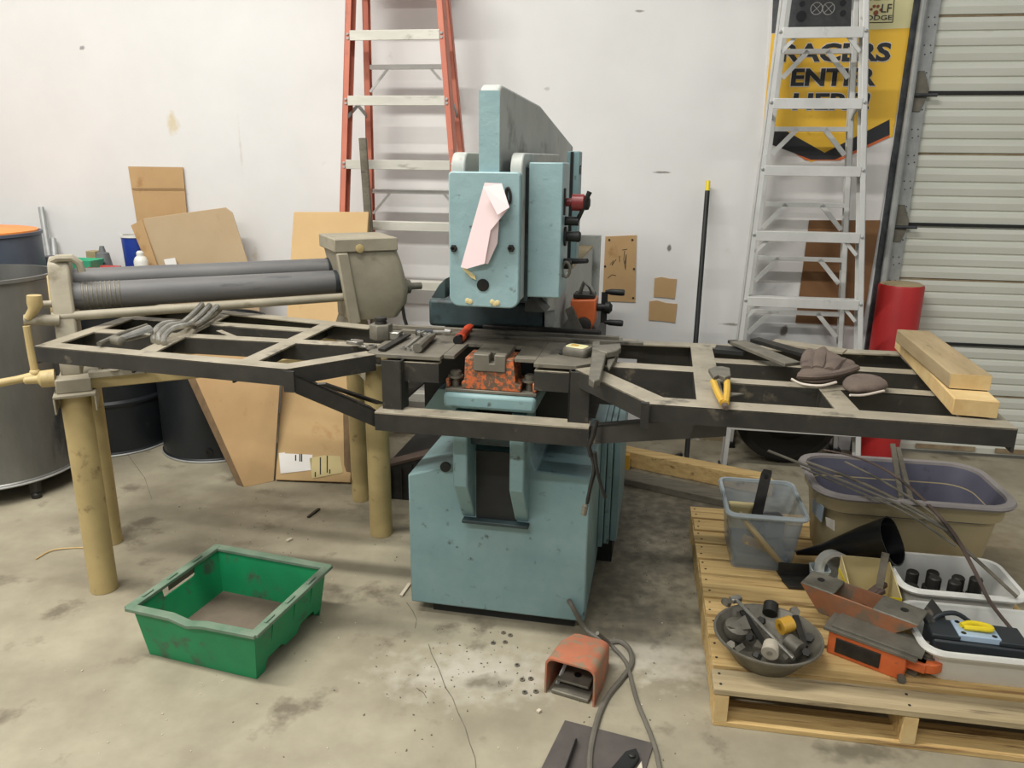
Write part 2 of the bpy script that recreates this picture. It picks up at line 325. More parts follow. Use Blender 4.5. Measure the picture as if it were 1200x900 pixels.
for s,x,y,h,ww in (('RACERS',914,73,23,131),('ENTER',926,101,21,102),('HERE!',928,129,20,92)):
    text('lettering_outline', s, x-1, y+1, h+2, ww+2, K['signw'], sg, .0068, emb=.05); text('lettering', s, x, y, h, ww, K['signk'], sg, .009, emb=.035)
for s,x,y,h,ww in (('GREAT',1012,1,12,32),('W',1012,15,10,6),('LF',1032,15,10,13),('LODGE',1009,24,6,36)):
    text('emblem_lettering', s, x, y, h, ww, K['signk'], sg, .0085, emb=0)
fr_ = MB()
for a,b in (((1005,27),(1046,26)),((1046,26),(1049,-14))):
    p, q = Vector(wq(*a,-.007)), Vector(wq(*b,-.007)); fr_.tube([p,q],.002,4)
fr_.build('emblem_frame', K['signk'], sg)
pw = MB()
for x,y,r in ((1026.5,15,.011),(1021,11,.006),(1024.5,7.5,.007),(1029,7.5,.007),(1032,11.5,.006)):
    c = W.Y(x,y,-.007); pw.lathe((c.x,-.006,c.z),[(r,0),(r,-.003)],14,(0,1,0))
pw.build('paw_emblem', K['paw'], sg)
rg = MB()
for x in (957,971):
    c = W.Y(x,10,-.007); rg.tube([(c.x+.027*math.cos(t),-.007,c.z+.027*math.sin(t)) for t in [i*math.pi/8 for i in range(17)]],.002,4)
    for s in (-1,1): rg.tube([(c.x-.018,-.007,c.z-s*.018),(c.x+.018,-.007,c.z+s*.018)],.0015,4)
rg.build('printed_ring', K['alu'], sg)
dk = MB()
for x,y,rx in ((939,19,.024),(940,4.5,.013),(988,3.5,.014),(988,15.5,.014)):
    c = W.Y(x,y,-.007); dk.lathe((c.x,-.007,c.z),[(rx,0),(rx,-.002)],16,(0,1,0))
dk.build('printed_dot', K['signk'], sg)
# ---- pieces fixed to the wall
def wsheet(name, label, cat, pts, mat, d0=.0, t=.006, group=None):
    ps = [W.Y(x,y,0) for x,y in pts]; o = MB().prism([(p.x,p.z) for p in ps],'y',-d0-t,-d0).build(name, mat); place(o, W); return tag(o, label, cat, group)
wsheet('hardboard_panel','brown hardboard panel screwed low on wall behind aluminium ladder','panel',[(948,258),(1031,258),(1010,382),(932,378)],K['board'],.001,.008)
o = wsheet('cardboard_notice','tall rectangular cardboard notice with pencil scribbles screwed to the wall','cardboard',[(709.5,277),(746,275.5),(744.5,354),(706,352.5)],K['card2'])
c = MB()
for x,y in ((714,281),(741,281),(742,349),(709,312),(743,315)):
    v = W.Y(x,y,0); c.lathe((v.x,-.006,v.z),[(.006,0),(.006,-.003)],10,(0,1,0))
c.build('screw', K['dkiron'], o)
c = MB()
for pl in ([(715,310),(719,305),(717,311),(722,304)],[(732,294),(731,304),(733,316),(734,298),(732,310)],[(726,300),(726,307)],[(712,326),(717,322),(722,323)],[(729,293),(735,292)]):
    c.tube([wq(x,y,-.0066) for x,y in pl],.0016,4)
c.build('scribble', K['dkiron'], o)
wsheet('cardboard_scrap','small torn cardboard square on the wall, upper of two','cardboard',[(767,326),(775,324.5),(785,326.5),(793,327),(790.5,350),(780,348.5),(766,347.5)],K['card2'])
wsheet('cardboard_scrap','small torn cardboard square on the wall, lower of two','cardboard',[(761,353),(770,352),(781,355),(793.5,356),(791,378),(776,376),(760,375)],K['card2'])
# ================================================================== STEPLADDERS
def ladder(name, label, fl0, fl1, fr0, fr1, yf, rl0, rl1, rr0, rr1, yr, ztop, rungs, rearz, railmat, group=None, orange=False):
    t = thing(name, label, 'ladder', W)
    rw, rd = (.030,.072) if orange else (.026,.068)
    for (xa,xb),(ya,yb),nm,dd in (((fl0,fl1),yf,'front_rail',rd),((fr0,fr1),yf,'front_rail',rd),((rl0,rl1),yr,'rear_rail',rd*.6),((rr0,rr1),yr,'rear_rail',rd*.6)):
        m = MB(); s_ = 1 if xa in (fl0,rl0) else -1
        for a0,a1,b0,b1 in ((-rw/2,rw/2,-dd/2,-dd/2+.006),(-s_*rw/2,-s_*(rw/2-.006),-dd/2,dd/2),(-rw/2,rw/2,dd/2-.006,dd/2)):
            lo, hi = min(a0,a1), max(a0,a1)
            m.loft([[(xa+lo,ya+b0,.0),(xa+hi,ya+b0,.0),(xa+hi,ya+b1,.0),(xa+lo,ya+b1,.0)],[(xb+lo,yb+b0,ztop),(xb+hi,yb+b0,ztop),(xb+hi,yb+b1,ztop),(xb+lo,yb+b1,ztop)]])
        m.build(nm, railmat, t, .0015)
    f = lambda a,b,z: a+(b-a)*z/ztop
    for z in rungs:
        xl, xr, y = f(fl0,fl1,z)+rw/2-.004, f(fr0,fr1,z)-rw/2+.004, f(yf[0],yf[1],z)
        st = MB().box(xl,xr,y-.036,y+.044,z-.004,z).box(xl,xr,y-.039,y-.033,z-.044,z+.002).box(xl,xr,y+.038,y+.044,z-.03,z)
        st = st.build('step', K['aluw'] if orange else K['alu'], t, .0015)
        rv = MB()
        for s in (1,-1):
            x = xl-.01 if s == 1 else xr+.01
            rv.lathe((x, y-.037 if orange else y-.036, z-.015),[(.007,0),(.007,.004),(.004,.006)],10,(0,-1,0))
            if orange: rv.lathe((x, y-.037, z-.033),[(.007,0),(.007,.004)],10,(0,-1,0))
        rv.build('rivet', K['galv'], st)
    for z in rearz:
        xl, xr, y = f(rl0,rl1,z), f(rr0,rr1,z), f(yr[0],yr[1],z)
        m = MB().box(xl,xr,y-.018,y+.004,z-.022,z).build('rear_bar', K['alu'], t, .001)
        for s,x in ((1,xl),(-1,xr)): MB().strip([(x+s*.012,y-.012,z-.13),(x+s*.12,y-.012,z-.01)],.006 if orange else .012,.012 if orange else .022).build('diagonal_brace', K['alu'], t)
    if not orange:
        for z in rungs[3::3] + rungs[2:3]:
            xl, xr, y = f(fl0,fl1,z), f(fr0,fr1,z), f(yf[0],yf[1],z)
            for s,x in ((1,xl),(-1,xr)): MB().strip([(x+s*.012,y-.025,z-.10),(x+s*.075,y-.025,z-.03)],.008,.016).build('step_brace', K['alu'], t)
    sp = MB()
    for z in (1.72,):
        for a0,a1,b0,b1 in ((fl0,fl1,rl0,rl1),(fr0,fr1,rr0,rr1)):
            x = f(a0,a1,z)*.5+f(b0,b1,z)*.5
            sp.strip([(f(a0,a1,z),f(yf[0],yf[1],z),z),(x,(f(*yf,z)+f(*yr,z))/2,z+.06),(f(b0,b1,z),f(*yr,z),z)],.006,.02)
    sp.build('spreader', K['galv'], t)
    ft = MB()
    for x,y in ((fl0,yf[0]),(fr0,yf[0]),(rl0,yr[0]),(rr0,yr[0])): ft.box(x-.022,x+.022,y-.045,y+.045,0,.03)
    ft.build('rubber_foot', K['blackp'], t, .003)
    MB().box(fl1-.03,fr1+.03,yf[1]-.06,yr[1]+.03,ztop-.03,ztop+.03).build('top_cap', K['orangel'] if orange else K['alu'], t, .004)
    return t
ladder('stepladder','orange fibreglass stepladder with pale metal steps behind the teal machine',-2.13,-1.943,-1.33,-1.52,(-.33,-.29),-2.0,-1.92,-1.315,-1.525,(-.045,-.17),2.44,
       [.29,.595,.90,1.205,1.509,1.815,2.115],[.36,1.36,1.98],K['orangel'],orange=True)
ladder('stepladder','bare aluminium stepladder standing in front of the yellow banner',-.014,.085,.638,.40,(-.42,-.28),.06,.13,.62,.41,(-.05,-.12),2.44,
       [.27,.58,.893,1.205,1.505,1.80,2.10],[.45,.78,1.06,1.33,1.69,2.04],K['alu'])
# ================================================================== red bollard, pole, floor timbers
bo = thing('bollard','red painted steel bollard post in front of the garage door','post',loc=(1.975,3.90,0),rz=0)
MB().lathe((0,0,0),[(.108,0),(.108,.925),(.104,.935)],36).build('post', K['red'], bo); MB().lathe((0,0,.934),[(.103,0),(.09,.008),(.03,.014)],30).build('concrete_cap', K['woodg'], bo)
pb = W.Z(803,556,0); pt = W.Y(830,212,-.04)
pl = thing('wall_pole','black pole with yellow tip and yellow band leaning against wall','pole',W)
def lerp(a,b,t): return Vector(a)+(Vector(b)-Vector(a))*t
MB().cyl(pb,lerp(pb,pt,.965),.0125,n=12).build('shaft', K['blk'], pl); MB().cyl(lerp(pb,pt,.96),pt,.0125,.011,n=12).build('yellow_tip', K['yellow'], pl)
MB().cyl(lerp(pb,pt,.026),lerp(pb,pt,.048),.0165,n=12).build('yellow_band', K['yellow'], pl)
MB().cyl(pb,lerp(pb,pt,.02),.017,n=12).build('ferrule', K['iron'], pl)
a, b = W.Z(724,545,0), W.Z(905,583,0)
tm = MB(); d = (b-a).normalized(); tm.slab([a+Vector((0,0,.085)),b+Vector((0,0,.085)),b+Vector((-.01,.09,.085)),a+Vector((-.01,.09,.085))],.085)
o = tm.build('floor_timber', K['wood'], None, .004); place(o, W); tag(o,'square yellowish timber lying on the floor along the wall','timber')
a, b = W.Z(722,562,.0), W.Z(860,592,.0)
tm = MB().slab([a+Vector((0,-.05,.035)),b+Vector((0,-.05,.035)),b+Vector((0,.075,.035)),a+Vector((0,.075,.035))],.035)
o = tm.build('floor_plank', K['plank'], None, .003); place(o, W); tag(o,'flat grey plank on the floor in front of the square timber','plank')
v = W.Z(733,548,0)
o = MB().box(v.x-.02,v.x+.02,v.y-.055,v.y-.015,0,.09).build('amber_can', K['ywrap'], None, .004); place(o, W); tag(o,'small amber block standing at the end of the floor timber','block')
hs = MB().tube([W.Z(690+i*9,528-8*math.sin(i*.55)+i*.6,.03) for i in range(13)],.013,8)
o = hs.build('rubber_hose', K['blackp']); place(o, W); tag(o,'black rubber hose curling on the floor against the wall','hose')
tc_ = W.Z(925,548,0)
ty = MB().lathe((.30,-.235,.275),[(.14,-.06),(.22,-.075),(.26,-.055),(.27,0),(.26,.055),(.22,.075),(.14,.06),(.14,-.06)],36,(0.0,1,.0))
o = ty.build('tyre', K['blackp'], None); place(o, W); tag(o,'black rubber tyre leaning on the wall behind the aluminium ladder','tyre')
# ================================================================== PUNCHING MACHINE (ironworker)
mc = thing('ironworker','teal hydraulic punching and shearing machine with tall swing plate and square base','machine',M)
B = MB()
fy = [(-.295,.04),(.305,.04),(.305,.555),(.13,.565),(.11,.62),(-.12,.62),(-.15,.56),(-.295,.512)]
nb = len(fy)
cav = MB()
bd = MB().prism(fy,'y',0,1.25)
base = bd.build('base', K['teal'], mc, .006)
MB().box(-.225,.27,.03,1.2,0,.045).build('plinth', K['blk'], mc)
# recess between the gussets
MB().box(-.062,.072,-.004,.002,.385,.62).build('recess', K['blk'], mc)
MB().box(-.105,.115,-.03,.0,.372,.384).build('recess_lip', K['tealdk'], mc, .003)
for x0,x1 in ((-.112,-.066),(.066,.112)):
    MB().prism([(-.0,.385),(-.105,.535),(-.105,.775),(.1,.775),(.1,.385)],'x',x0,x1).build('gusset', K['teal'], mc, .005)
MB().box(-.066,.066,-.06,-.045,.66,.73).build('cross_web', K['tealdk'], mc, .003)
MB().box(-.142,.142,-.10,.22,.785,.835).build('bolster', K['teal'], mc, .012)
MB().prism([(-.27,.70),(-.14,.70),(-.14,.80),(-.20,.80)],'y',.05,.3).build('shoulder_plate', K['teal'], mc, .003)
MB().box(-.10,.13,.22,1.25,.6,.80).build('pedestal', K['tealdk'], mc)
MB().lathe((-.165,-.002,.553),[(.017,.004),(.017,-.006)],14,(0,1,0)).build('plug', K['blk'], mc)
# side cabinet with layered doors
for i,(x0,x1,y0,y1,z1) in enumerate(((.305,.325,.42,1.0,.55),(.327,.347,.45,1.0,.545),(.349,.376,.48,1.0,.54))):
    MB().box(x0,x1,y0,y1,.10,z1).build('side_door', K['teal'], mc, .004)
MB().box(.305,.36,.5,.98,.0,.10).build('cabinet_shade_block', K['blk'], mc)  # black block painting the shadow below the side doors
# die holder
dh = MB().prism([(-.092,.868),(.092,.868),(.088,.845),(.088,.840),(-.088,.840),(-.088,.845)],'y',-.088,.03)
dh = MB().box(-.137,.142,-.09,.05,.836,.846).build('die_base', K['steelpl'], mc, .002)
do = MB().prism([(-.088,.846),(.094,.846),(.094,.868),(.078,.872),(.07,.944),(.048,.944),(.048,.905),(-.05,.905),(-.05,.944),(-.076,.944),(-.08,.872),(-.088,.868)],'y',-.085,.02).build('die_holder', K['orange'], mc, .003)
for sx in (-1,1):
    x = .115*sx+.002
    MB().box(x-.024 if sx<0 else x+.012, x-.014 if sx<0 else x+.024, -.085,-.05,.846,.876).build('holder_lug', K['orange'], mc, .004)
    bt = MB().lathe((x,-.055,.846),[(.012,0),(.012,.028),(.024,.028),(.024,.034),(.017,.034),(.017,.046),(.012,.05)],18); bt.build('clamp_bolt', K['iron'], mc)
MB().prism([(-.05,.905),(.048,.905),(.048,.957),(.014,.957),(.014,.93),(-.002,.93),(-.002,.957),(-.05,.957)],'y',-.09,-.045).box(-.05,.048,-.045,.06,.905,.957).build('die_block', K['steelpl'], mc, .003)
# head: face plate, cheeks, swing plate
FY = -.10
pts = []
for cx,cz,r,a0 in ((.087-.012,1.478-.012,.012,0),(-.118+.012,1.478-.012,.012,90),(-.118+.028,1.10+.028,.028,180),(.087-.028,1.10+.028,.028,270)):
    for i in range(6): a = math.radians(a0+18*i); pts.append((cx+r*math.cos(a),cz+r*math.sin(a)))
face = MB().prism(pts,'y',FY,FY+.032).build('face_plate', K['tealh'], mc, .004)
for x,z,r in ((-.10,1.262,.008),(.062,1.258,.008)):
    v = M.Y(532 if x < 0 else 599, 291, FY); MB().lathe((v.x,FY,v.z),[(r*1.35,0),(r*1.35,.004),(r,.004),(r,.012),(r*.6,.012),(r*.6,.006)],6,(0,-1,0)).build('bolt', K['dkiron'], face)
v = M.Y(566,334,FY); MB().lathe((v.x,FY,v.z),[(.018,0),(.018,.002),(.013,.003)],20,(0,-1,0)).build('screw_hole', K['blackp'], face)
v = M.Y(596,229,FY); MB().tube([(v.x+.006*math.cos(t)-.002*math.sin(t),FY-.004,v.z+.021*math.sin(t)) for t in [i*math.pi/8 for i in range(17)]],.004,6).build('hasp', K['dkiron'], face)
cp = MB()
for x,y in ((548,352.5),(551,353.5),(577,354),(580,356),(583,355)):
    v = M.Y(x,y,FY); cp.lathe((v.x,FY,v.z),[(.008,0),(.007,.002),(.002,.003)],7,(0,-1,0))
cp.build('chipped_paint', K['cream'], face)
v = M.Y(553,322,FY); MB().slab([M.Y(542,315,FY-.004),M.Y(545,314,FY-.004),M.Y(557,323,FY-.004),M.Y(558,328,FY-.004),M.Y(552,325,FY-.004)],.003).build('tape_arrow', K['cream'], face)
def cheek(x0,x1):
    r = .045; arc = [(FY+.03+r-r*math.cos(math.radians(a)), 1.53-r+r*math.sin(math.radians(a))) for a in range(0,91,15)]
    return MB().prism([(FY+.03,1.12)] + arc + [(.66,1.535),(.66,1.12)],'x',x0,x1)
cheek(-.118,-.078).build('cheek', K['tealg'], mc, .004); cheek(.052,.087).build('cheek', K['tealg'], mc, .004)
MB().box(-.078,.052,-.05,.6,1.12,1.47).build('head_core', K['tealdk'], mc)
sw = MB().prism([(-.075,1.30),(-.075,1.672),(-.062,1.70),(-.04,1.708),(.02,1.708),(.62,1.70),(1.62,1.585),(1.62,1.05),(.3,1.05)],'x',-.035,.022).build('swing_plate', K['tealg'], mc, .008, 3)
MB().box(-.036,.0225,-.076,-.0745,1.31,1.69).build('swing_plate_edge', K['tealh'], sw)
# control box with levers
cb = MB().box(.098,.195,-.03,.12,1.124,1.505).build('control_box', K['tealh'], mc, .004)
MB().box(.087,.098,-.02,.12,1.11,1.49).build('box_gap', K['tealdk'], mc)
MB().prism([(.098,1.124),(.15,1.075),(.087,1.075),(.087,1.124)],'y',.0,.1).build('box_bracket', K['blk'], mc)
def kn(name, px, py, x0, mat, pts, r): return MB().tube(pts, r, 10).build(name, mat, cb)
v = M.X(663,238,.195)
def onbox(px, py, x=.2): return M.Y(px, py, .04)
for nm,py,mat in (('red_knob',237,'dkred'),('lever_hub',259,'blk'),('black_knob',277,'blk'),('lower_lever_hub',309,'blk')):
    z = M.Y(665,py,.04).z
    if nm == 'red_knob':
        MB().lathe((.193,.04,z),[(.012,0),(.012,.02),(.024,.022),(.024,.055),(.018,.06)],16,(1,0,0)).build(nm, K[mat], cb)
        MB().lathe((.253,.04,z),[(.022,0),(.02,.01),(.01,.014)],16,(1,0,0)).build('knob_cap', K['blk'], cb)
        MB().box(.195,.199,.0,.02,z-.035,z+.04).build('pointer_plate', K['dkiron'], cb)
    elif nm == 'lever_hub':
        MB().cyl((.193,.04,z),(.235,.04,z),.013,n=12).build(nm, K[mat], cb); MB().tube([(.23,.04,z),(.245,.03,z+.03),(.262,.02,z+.075),(.266,.02,z+.085)],[.007,.006,.007,.008],10).build('lever', K['blk'], cb)
    elif nm == 'black_knob':
        MB().lathe((.193,.04,z),[(.028,0),(.028,.008),(.014,.01),(.016,.045),(.012,.05)],14,(1,0,0)).build(nm, K[mat], cb)
    else:
        MB().cyl((.193,.04,z),(.22,.04,z),.016,n=12).build(nm, K[mat], cb); MB().tube([(.215,.04,z+.008),(.235,.03,z+.01),(.268,.01,z+.014)],[.009,.008,.007],8).build('lever', K['blk'], cb)
        MB().tube([(.205+.012*math.cos(t),.02,z-.015+.022*math.sin(t)) for t in [i*math.pi/6 for i in range(13)]],.005,6).build('ring', K['iron'], cb)
# lower jaw, body plates
MB().box(-.30,.10,.275,.5,.955,1.05).build('lower_jaw', K['tealdk'], mc, .012)
MB().box(-.27,.27,.12,.9,.63,.935).build('shear_housing', K['blk'], mc)
MB().box(-.16,.10,.06,.5,1.09,1.125).build('punch_housing', K['tealdk'], mc)
MB().prism([(-.21,1.10),(-.165,1.10),(-.165,1.16),(-.185,1.14)],'y',.02,.12).build('side_flap', K['tealdk'], mc, .002)
MB().prism([(.275,.955),(.275,1.03),(.10,1.06),(.10,1.115),(1.58,1.115),(1.58,.55),(.3,.55)],'x',.105,.142).build('side_frame', K['tealg'], mc, .004)
MB().box(-.19,.125,.5,1.58,.55,1.11).build('rear_body', K['teal'], mc, .004)
MB().box(.0,.142,.62,1.58,1.112,1.119).build('dusty_top', K['woodg'], mc)
MB().box(.085,.135,.9,1.0,1.11,1.55).build('rear_column', K['teal'], mc, .004)
MB().box(.10,.112,.895,.9,1.12,1.548).build('column_slot', K['blk'], mc)
MB().lathe((.136,.94,1.48),[(.018,0),(.018,.003)],14,(1,0,0)).build('column_hole', K['blackp'], mc)
MB().box(-.2,.175,1.60,1.64,.4,1.165).build('end_plate', K['tealg'], mc, .003)
# vise unit on the side
vs = MB().prism([(.172,1.04),(.262,1.045),(.262,.965),(.245,.93),(.2,.93),(.172,.99)],'y',.44,.54).build('vise_body', K['orangec'], mc, .006)
MB().box(.18,.255,.45,.53,1.045,1.06).build('vise_cap', K['dkiron'], vs, .003)
MB().tube([(.2,.48,1.06),(.215,.47,1.10),(.235,.48,1.085),(.245,.49,1.06)],.008,8).build('hydraulic_fitting', K['chrome'], vs)
MB().lathe((.222,.435,.955),[(.028,0),(.028,.02),(.02,.024)],16,(0,-1,0)).build('vise_nut', K['dkiron'], vs)
hw = MB().lathe((.262,.49,1.01),[(.014,0),(.014,.03),(.022,.03),(.022,.045),(.01,.055)],14,(1,0,0)).strip([(.288,.49,.955),(.288,.49,1.065)],.022,.01).build('crank_arm', K['blk'], mc)
for z in (1.067,.957):
    MB().lathe((.29,.49,z),[(.006,0),(.008,.01),(.011,.02),(.012,.06),(.010,.068)],12,(1,-.1,0)).build('crank_grip', K['blk'], hw)
MB().slab([M.Y(663,362,.42),M.Y(671,358,.42),M.Y(684,386,.42),M.Y(674,392,.42)],.02).build('vise_strap', K['iron'], mc)
# pink sheet hanging on the face plate
pk = MB(); q = lambda x,y,d: M.Y(x,y,FY-d)
pk.slab([q(568,214,.012),q(588,215,.012),q(597,243,.02),q(575,270,.03),q(568,309,.02),q(547,315,.012),q(540,313,.012),q(552,270,.015)],.0012)
o = pk.build('paper_sheet', K['pink'], None, ang=.2); place(o, M); tag(o,'folded pink paper sheet hanging on the teal machine face','paper')
fo = MB().slab([q(588,215,.0125),q(597,243,.034),q(583,252,.046),q(566,219,.03)],.001).build('folded_corner', K['pink'], o)
MB().slab([q(585,258,.016),q(583,285,.014),q(572,309,.014),q(564,309,.018),q(575,268,.026)],.001).build('lower_fold', K['pink'], o)
# cable and foot pedal
def gz(x, y, z=.008): return G.Z(x, y, z)
mcab = M.Y(667,704,-.003); mcab = M.w(mcab)
pd = G.Z(676,800,0)
ped = thing('foot_pedal','worn orange foot pedal with hooded guard on the floor','pedal',loc=(G.Z(676,800,0).x+.005,G.Z(676,800,0).y,0),rz=math.radians(-24))
outer = []
for cx,cz,r,a0,a1 in ((.05,.1,.022,0,90),(-.05,.1,.022,90,180)):
    outer += [(cx+r*math.cos(math.radians(a0+(a1-a0)*i/5)), cz+r*math.sin(math.radians(a0+(a1-a0)*i/5))) for i in range(6)]
def hood(y, sx, sz, zoff=0): 
    po = [(.073*sx,0.0)] + [(x*sx,z*sz) for x,z in outer] + [(-.073*sx,0.0)]
    pi = [(x*.93, z*.955 if z > .01 else 0) for x,z in po][::-1]
    return [(x,y,z+zoff) for x,z in po+pi]
MB().loft([hood(-.085,1.06,1.0),hood(.02,1,.98),hood(.10,.86,.78)],True,True).build('hood', K['orangef'], ped, ang=.5)
MB().prism([(-.06,.0),(.06,.0),(.06,.085),(.04,.095),(-.04,.095),(-.06,.085)],'y',.085,.105).build('rear_wall', K['orangef'], ped, .003)
MB().box(-.058,.058,-.08,.09,.002,.014).build('base_plate', K['iron'], ped, .003)
tp = MB().slab([(-.05,-.06,.04),(.05,-.06,.04),(.05,.05,.055),(-.05,.05,.055)],.008).build('treadle', K['iron'], ped, .002)
MB().lathe((.005,-.025,.046),[(.011,0),(.011,.0015)],14).build('treadle_hole', K['blackp'], tp)
MB().strip([(-.05,-.05,.015),(-.035,-.03,.07),(-.03,0,.1)],.004,.012).build('lever_arm', K['alu'], ped)
mid = [gz(690,735,.05),gz(705,748,.03),gz(716,755,.02)]
c1 = [mcab]+[mcab+Vector((.01,-.02,-.01))]+[gz(684,734,.03)]+[gz(697,745,.02),gz(712,752),gz(727,752),gz(738,762),gz(740,778),gz(728,796),gz(714,813),gz(704,832),gz(697,855),gz(692,880),gz(691,905),gz(694,950)]
c2 = [gz(700,742,.09),gz(712,752,.03),gz(722,762),gz(733,775),gz(738,790),gz(742,806),gz(748,826),gz(756,845),gz(765,868),gz(771,890),gz(778,930)]
def smooth(ps, n=5):
    out = []
    for i in range(len(ps)-1):
        p0,p1,p2,p3 = ps[max(i-1,0)],ps[i],ps[i+1],ps[min(i+2,len(ps)-1)]
        for k in range(n):
            t = k/n; out.append(.5*((2*p1)+(p2-p0)*t+(2*p0-5*p1+4*p2-p3)*t*t+(3*p1-p0-3*p2+p3)*t**3))
    return out+[ps[-1]]
o = MB().tube(smooth(c1),.0085,8).build('power_cable', K['cable']); tag(o,'thick grey cable running from the teal base across the floor','cable')
o = MB().tube(smooth(c2),.0065,8).build('pedal_cable', K['cable']); tag(o,'thinner grey cable running from the foot pedal across the floor','cable')
# black plate on the floor
ca = [G.Z(662,846,0),G.Z(766,873,0)]; e1 = (ca[1]-ca[0]); e2 = Vector((e1.y,-e1.x,0)).normalized()*.36; e2 = G.Z(628,915,0)-G.Z(662,846,0); e2 = e2.normalized()*.34
o = MB().slab([p+Vector((0,0,.006)) for p in (ca[0],ca[0]+e2,ca[1]+e2,ca[1])],.006).build('floor_plate', K['platek']); tag(o,'flat dark brown steel plate lying on the floor below the pedal','plate')
def gt(x,y,z): return G.Z(x,y,z)
o = MB().slab([gt(675,865,.006),gt(661,902,.006),gt(661,902,.03),gt(674,866,.03)],.003).build('steel_angle_offcut', K['blk']); tag(o,'thin black steel strip standing on edge on the floor plate','offcut')
bl = thing('black_clip','black bracket with a bolt and pale wedge on the floor plate','bracket',loc=G.Z(736,897,.006),rz=math.radians(-30))
MB().prism([(-.03,-.05),(.012,-.05),(.02,.03),(.0,.055),(-.02,.03)],'z',0,.014).build('bracket_body', K['blk'], bl, .003); MB().lathe((.002,.02,.014),[(.009,0),(.009,.006),(.006,.008)],12).build('bolt', K['dkiron'], bl)
MB().prism([(.022,-.05),(.042,-.05),(.04,.0),(.026,.028)],'z',0,.004).build('pale_wedge', K['straw'], bl)
# ================================================================== WORK TABLE of steel angle
tb = thing('work_table','dark steel angle-iron table frame with open bays flanking the teal machine','table',M); TZ = .95
NB = [0]
def abar(p0, p1, wd, h=.055, t=.006, name='angle_bar', ztop=TZ, flat=False):
    NB[0] += 1; ztop = ztop-.0004*NB[0]
    p0 = Vector((p0[0],p0[1],0)); p1 = Vector((p1[0],p1[1],0)); d = (p1-p0).normalized(); n = Vector((-d.y,d.x,0))*wd
    z = Vector((0,0,ztop)); m = MB().slab([p0+z,p1+z,p1+n+z,p0+n+z] if wd > 0 else [p0+n+z,p1+n+z,p1+z,p0+z],t)
    tp = m.build(name, K['steeltop'], tb, .0012)
    k = Vector((-d.y,d.x,0))*(t if wd > 0 else -t); z0 = Vector((0,0,ztop-.001)); z1 = Vector((0,0,ztop-h)); w2 = MB()
    w2.loft([[p0+z0,p0+k+z0,p0+k+z1,p0+z1],[p1+z0,p1+k+z0,p1+k+z1,p1+z1]]); w2.build('flange', K['steel'], tp); return tp
abar((-1.38,-.28),(-.516,-.351),.055,.05); abar((-.516,-.351),(-.338,-.134),.055,.05); abar((-1.38,-.28),(-1.455,.455),-.05)
abar((-1.455,.455),(-.49,.268),-.05,.065); abar((-.49,.268),(.42,.268),-.045,.065)
abar((-1.40,-.058),(-.36,-.04),.05); abar((-1.42,.165),(-.66,.125),.05); abar((-1.035,-.305),(-1.155,.39),-.055); abar((-.695,-.33),(-.695,.30),-.055)
v0, v1 = M.Z(253,386,TZ), M.Z(277,396,TZ); abar((v0.x,v0.y),(v1.x,v1.y),.02)
abar((.478,-.431),(1.286,-.429),.062,.046); abar((.26,-.142),(.478,-.431),.062,.05); abar((.42,.268),(1.33,.325),-.05,.078); abar((.30,-.09),(.60,-.095),.06,.115)
abar((.588,-.40),(.588,.27),-.068); abar((.65,.035),(1.30,.03),.055,.07); abar((.65,-.178),(1.29,-.188),.048,.07); abar((.915,-.38),(.905,-.17),-.055); abar((1.33,.325),(1.286,-.429),-.10)
MB().prism([(-.37,.265),(-.37,-.12),(-.335,-.135),(-.14,-.13),(-.14,.265)],'z',TZ-.010,TZ+.002).build('table_plate', K['steelpl'], tb, .001)
MB().prism([(-.139,.265),(-.139,-.10),(-.105,-.10),(-.105,.065),(.075,.065),(.075,-.09),(.139,-.09),(.139,.265)],'z',TZ-.010,TZ+.002).build('table_plate', K['steelpl'], tb, .001)
MB().prism([(.140,.265),(.140,-.135),(.262,-.138),(.37,-.03),(.37,.265)],'z',TZ-.010,TZ+.002).build('table_plate', K['steelpl'], tb, .001)
abar((-.31,-.136),(-.145,-.13),.04,.06,ztop=TZ-.010); abar((.142,-.137),(.258,-.14),.04,.06,ztop=TZ-.010)
MB().box(-.33,-.244,-.05,-.035,.88,.938).box(.2,.36,-.05,-.035,.88,.938).build('under_rib', K['steel'], tb)
for x0,x1,sx in ((-.312,-.25,1),(.245,.305,-1)):
    m = MB().box(x0,x1,-.160,-.154,.785,.94); m.box(x0 if sx < 0 else x1-.006, x0+.006 if sx < 0 else x1, -.160,-.10,.785,.94).build('post', K['steel'], tb, .001)
lb = MB().box(-.325,.31,-.195,-.13,.784,.79).build('lower_bar', K['steeltop'], tb, .001)
MB().box(-.325,.31,-.1945,-.188,.732,.785).build('flange', K['steel'], lb)
def brace(a, b, h=.055):
    a, b = Vector(a), Vector(b); z = Vector((0,0,h)); d = (b-a); n = Vector((d.y,-d.x,0)).normalized()*.006; n2 = Vector((-d.y,d.x,0)).normalized()*.045
    if n.y > 0: n, n2 = -n, -n2
    m = MB().loft([[a,a+z,a+z-n,a-n],[b,b+z,b+z-n,b-n]]); m.loft([[a+z,a+z-n*8,a+z-n*8-Vector((0,0,.006)),a+z-Vector((0,0,.006))],[b+z,b+z-n*8,b+z-n*8-Vector((0,0,.006)),b+z-Vector((0,0,.006))]])
    m.build('brace', K['steel'], tb)
brace((-.325,-.18,.735),(-.50,-.335,.875)); brace((.31,-.18,.735),(.66,-.40,.865)); 
MB().box(-.522,-.49,-.36,-.352,.885,.945).build('gusset_plate', K['steel'], tb); MB().box(.455,.475,-.445,-.432,.885,.95).build('gusset_plate', K['steel'], tb)
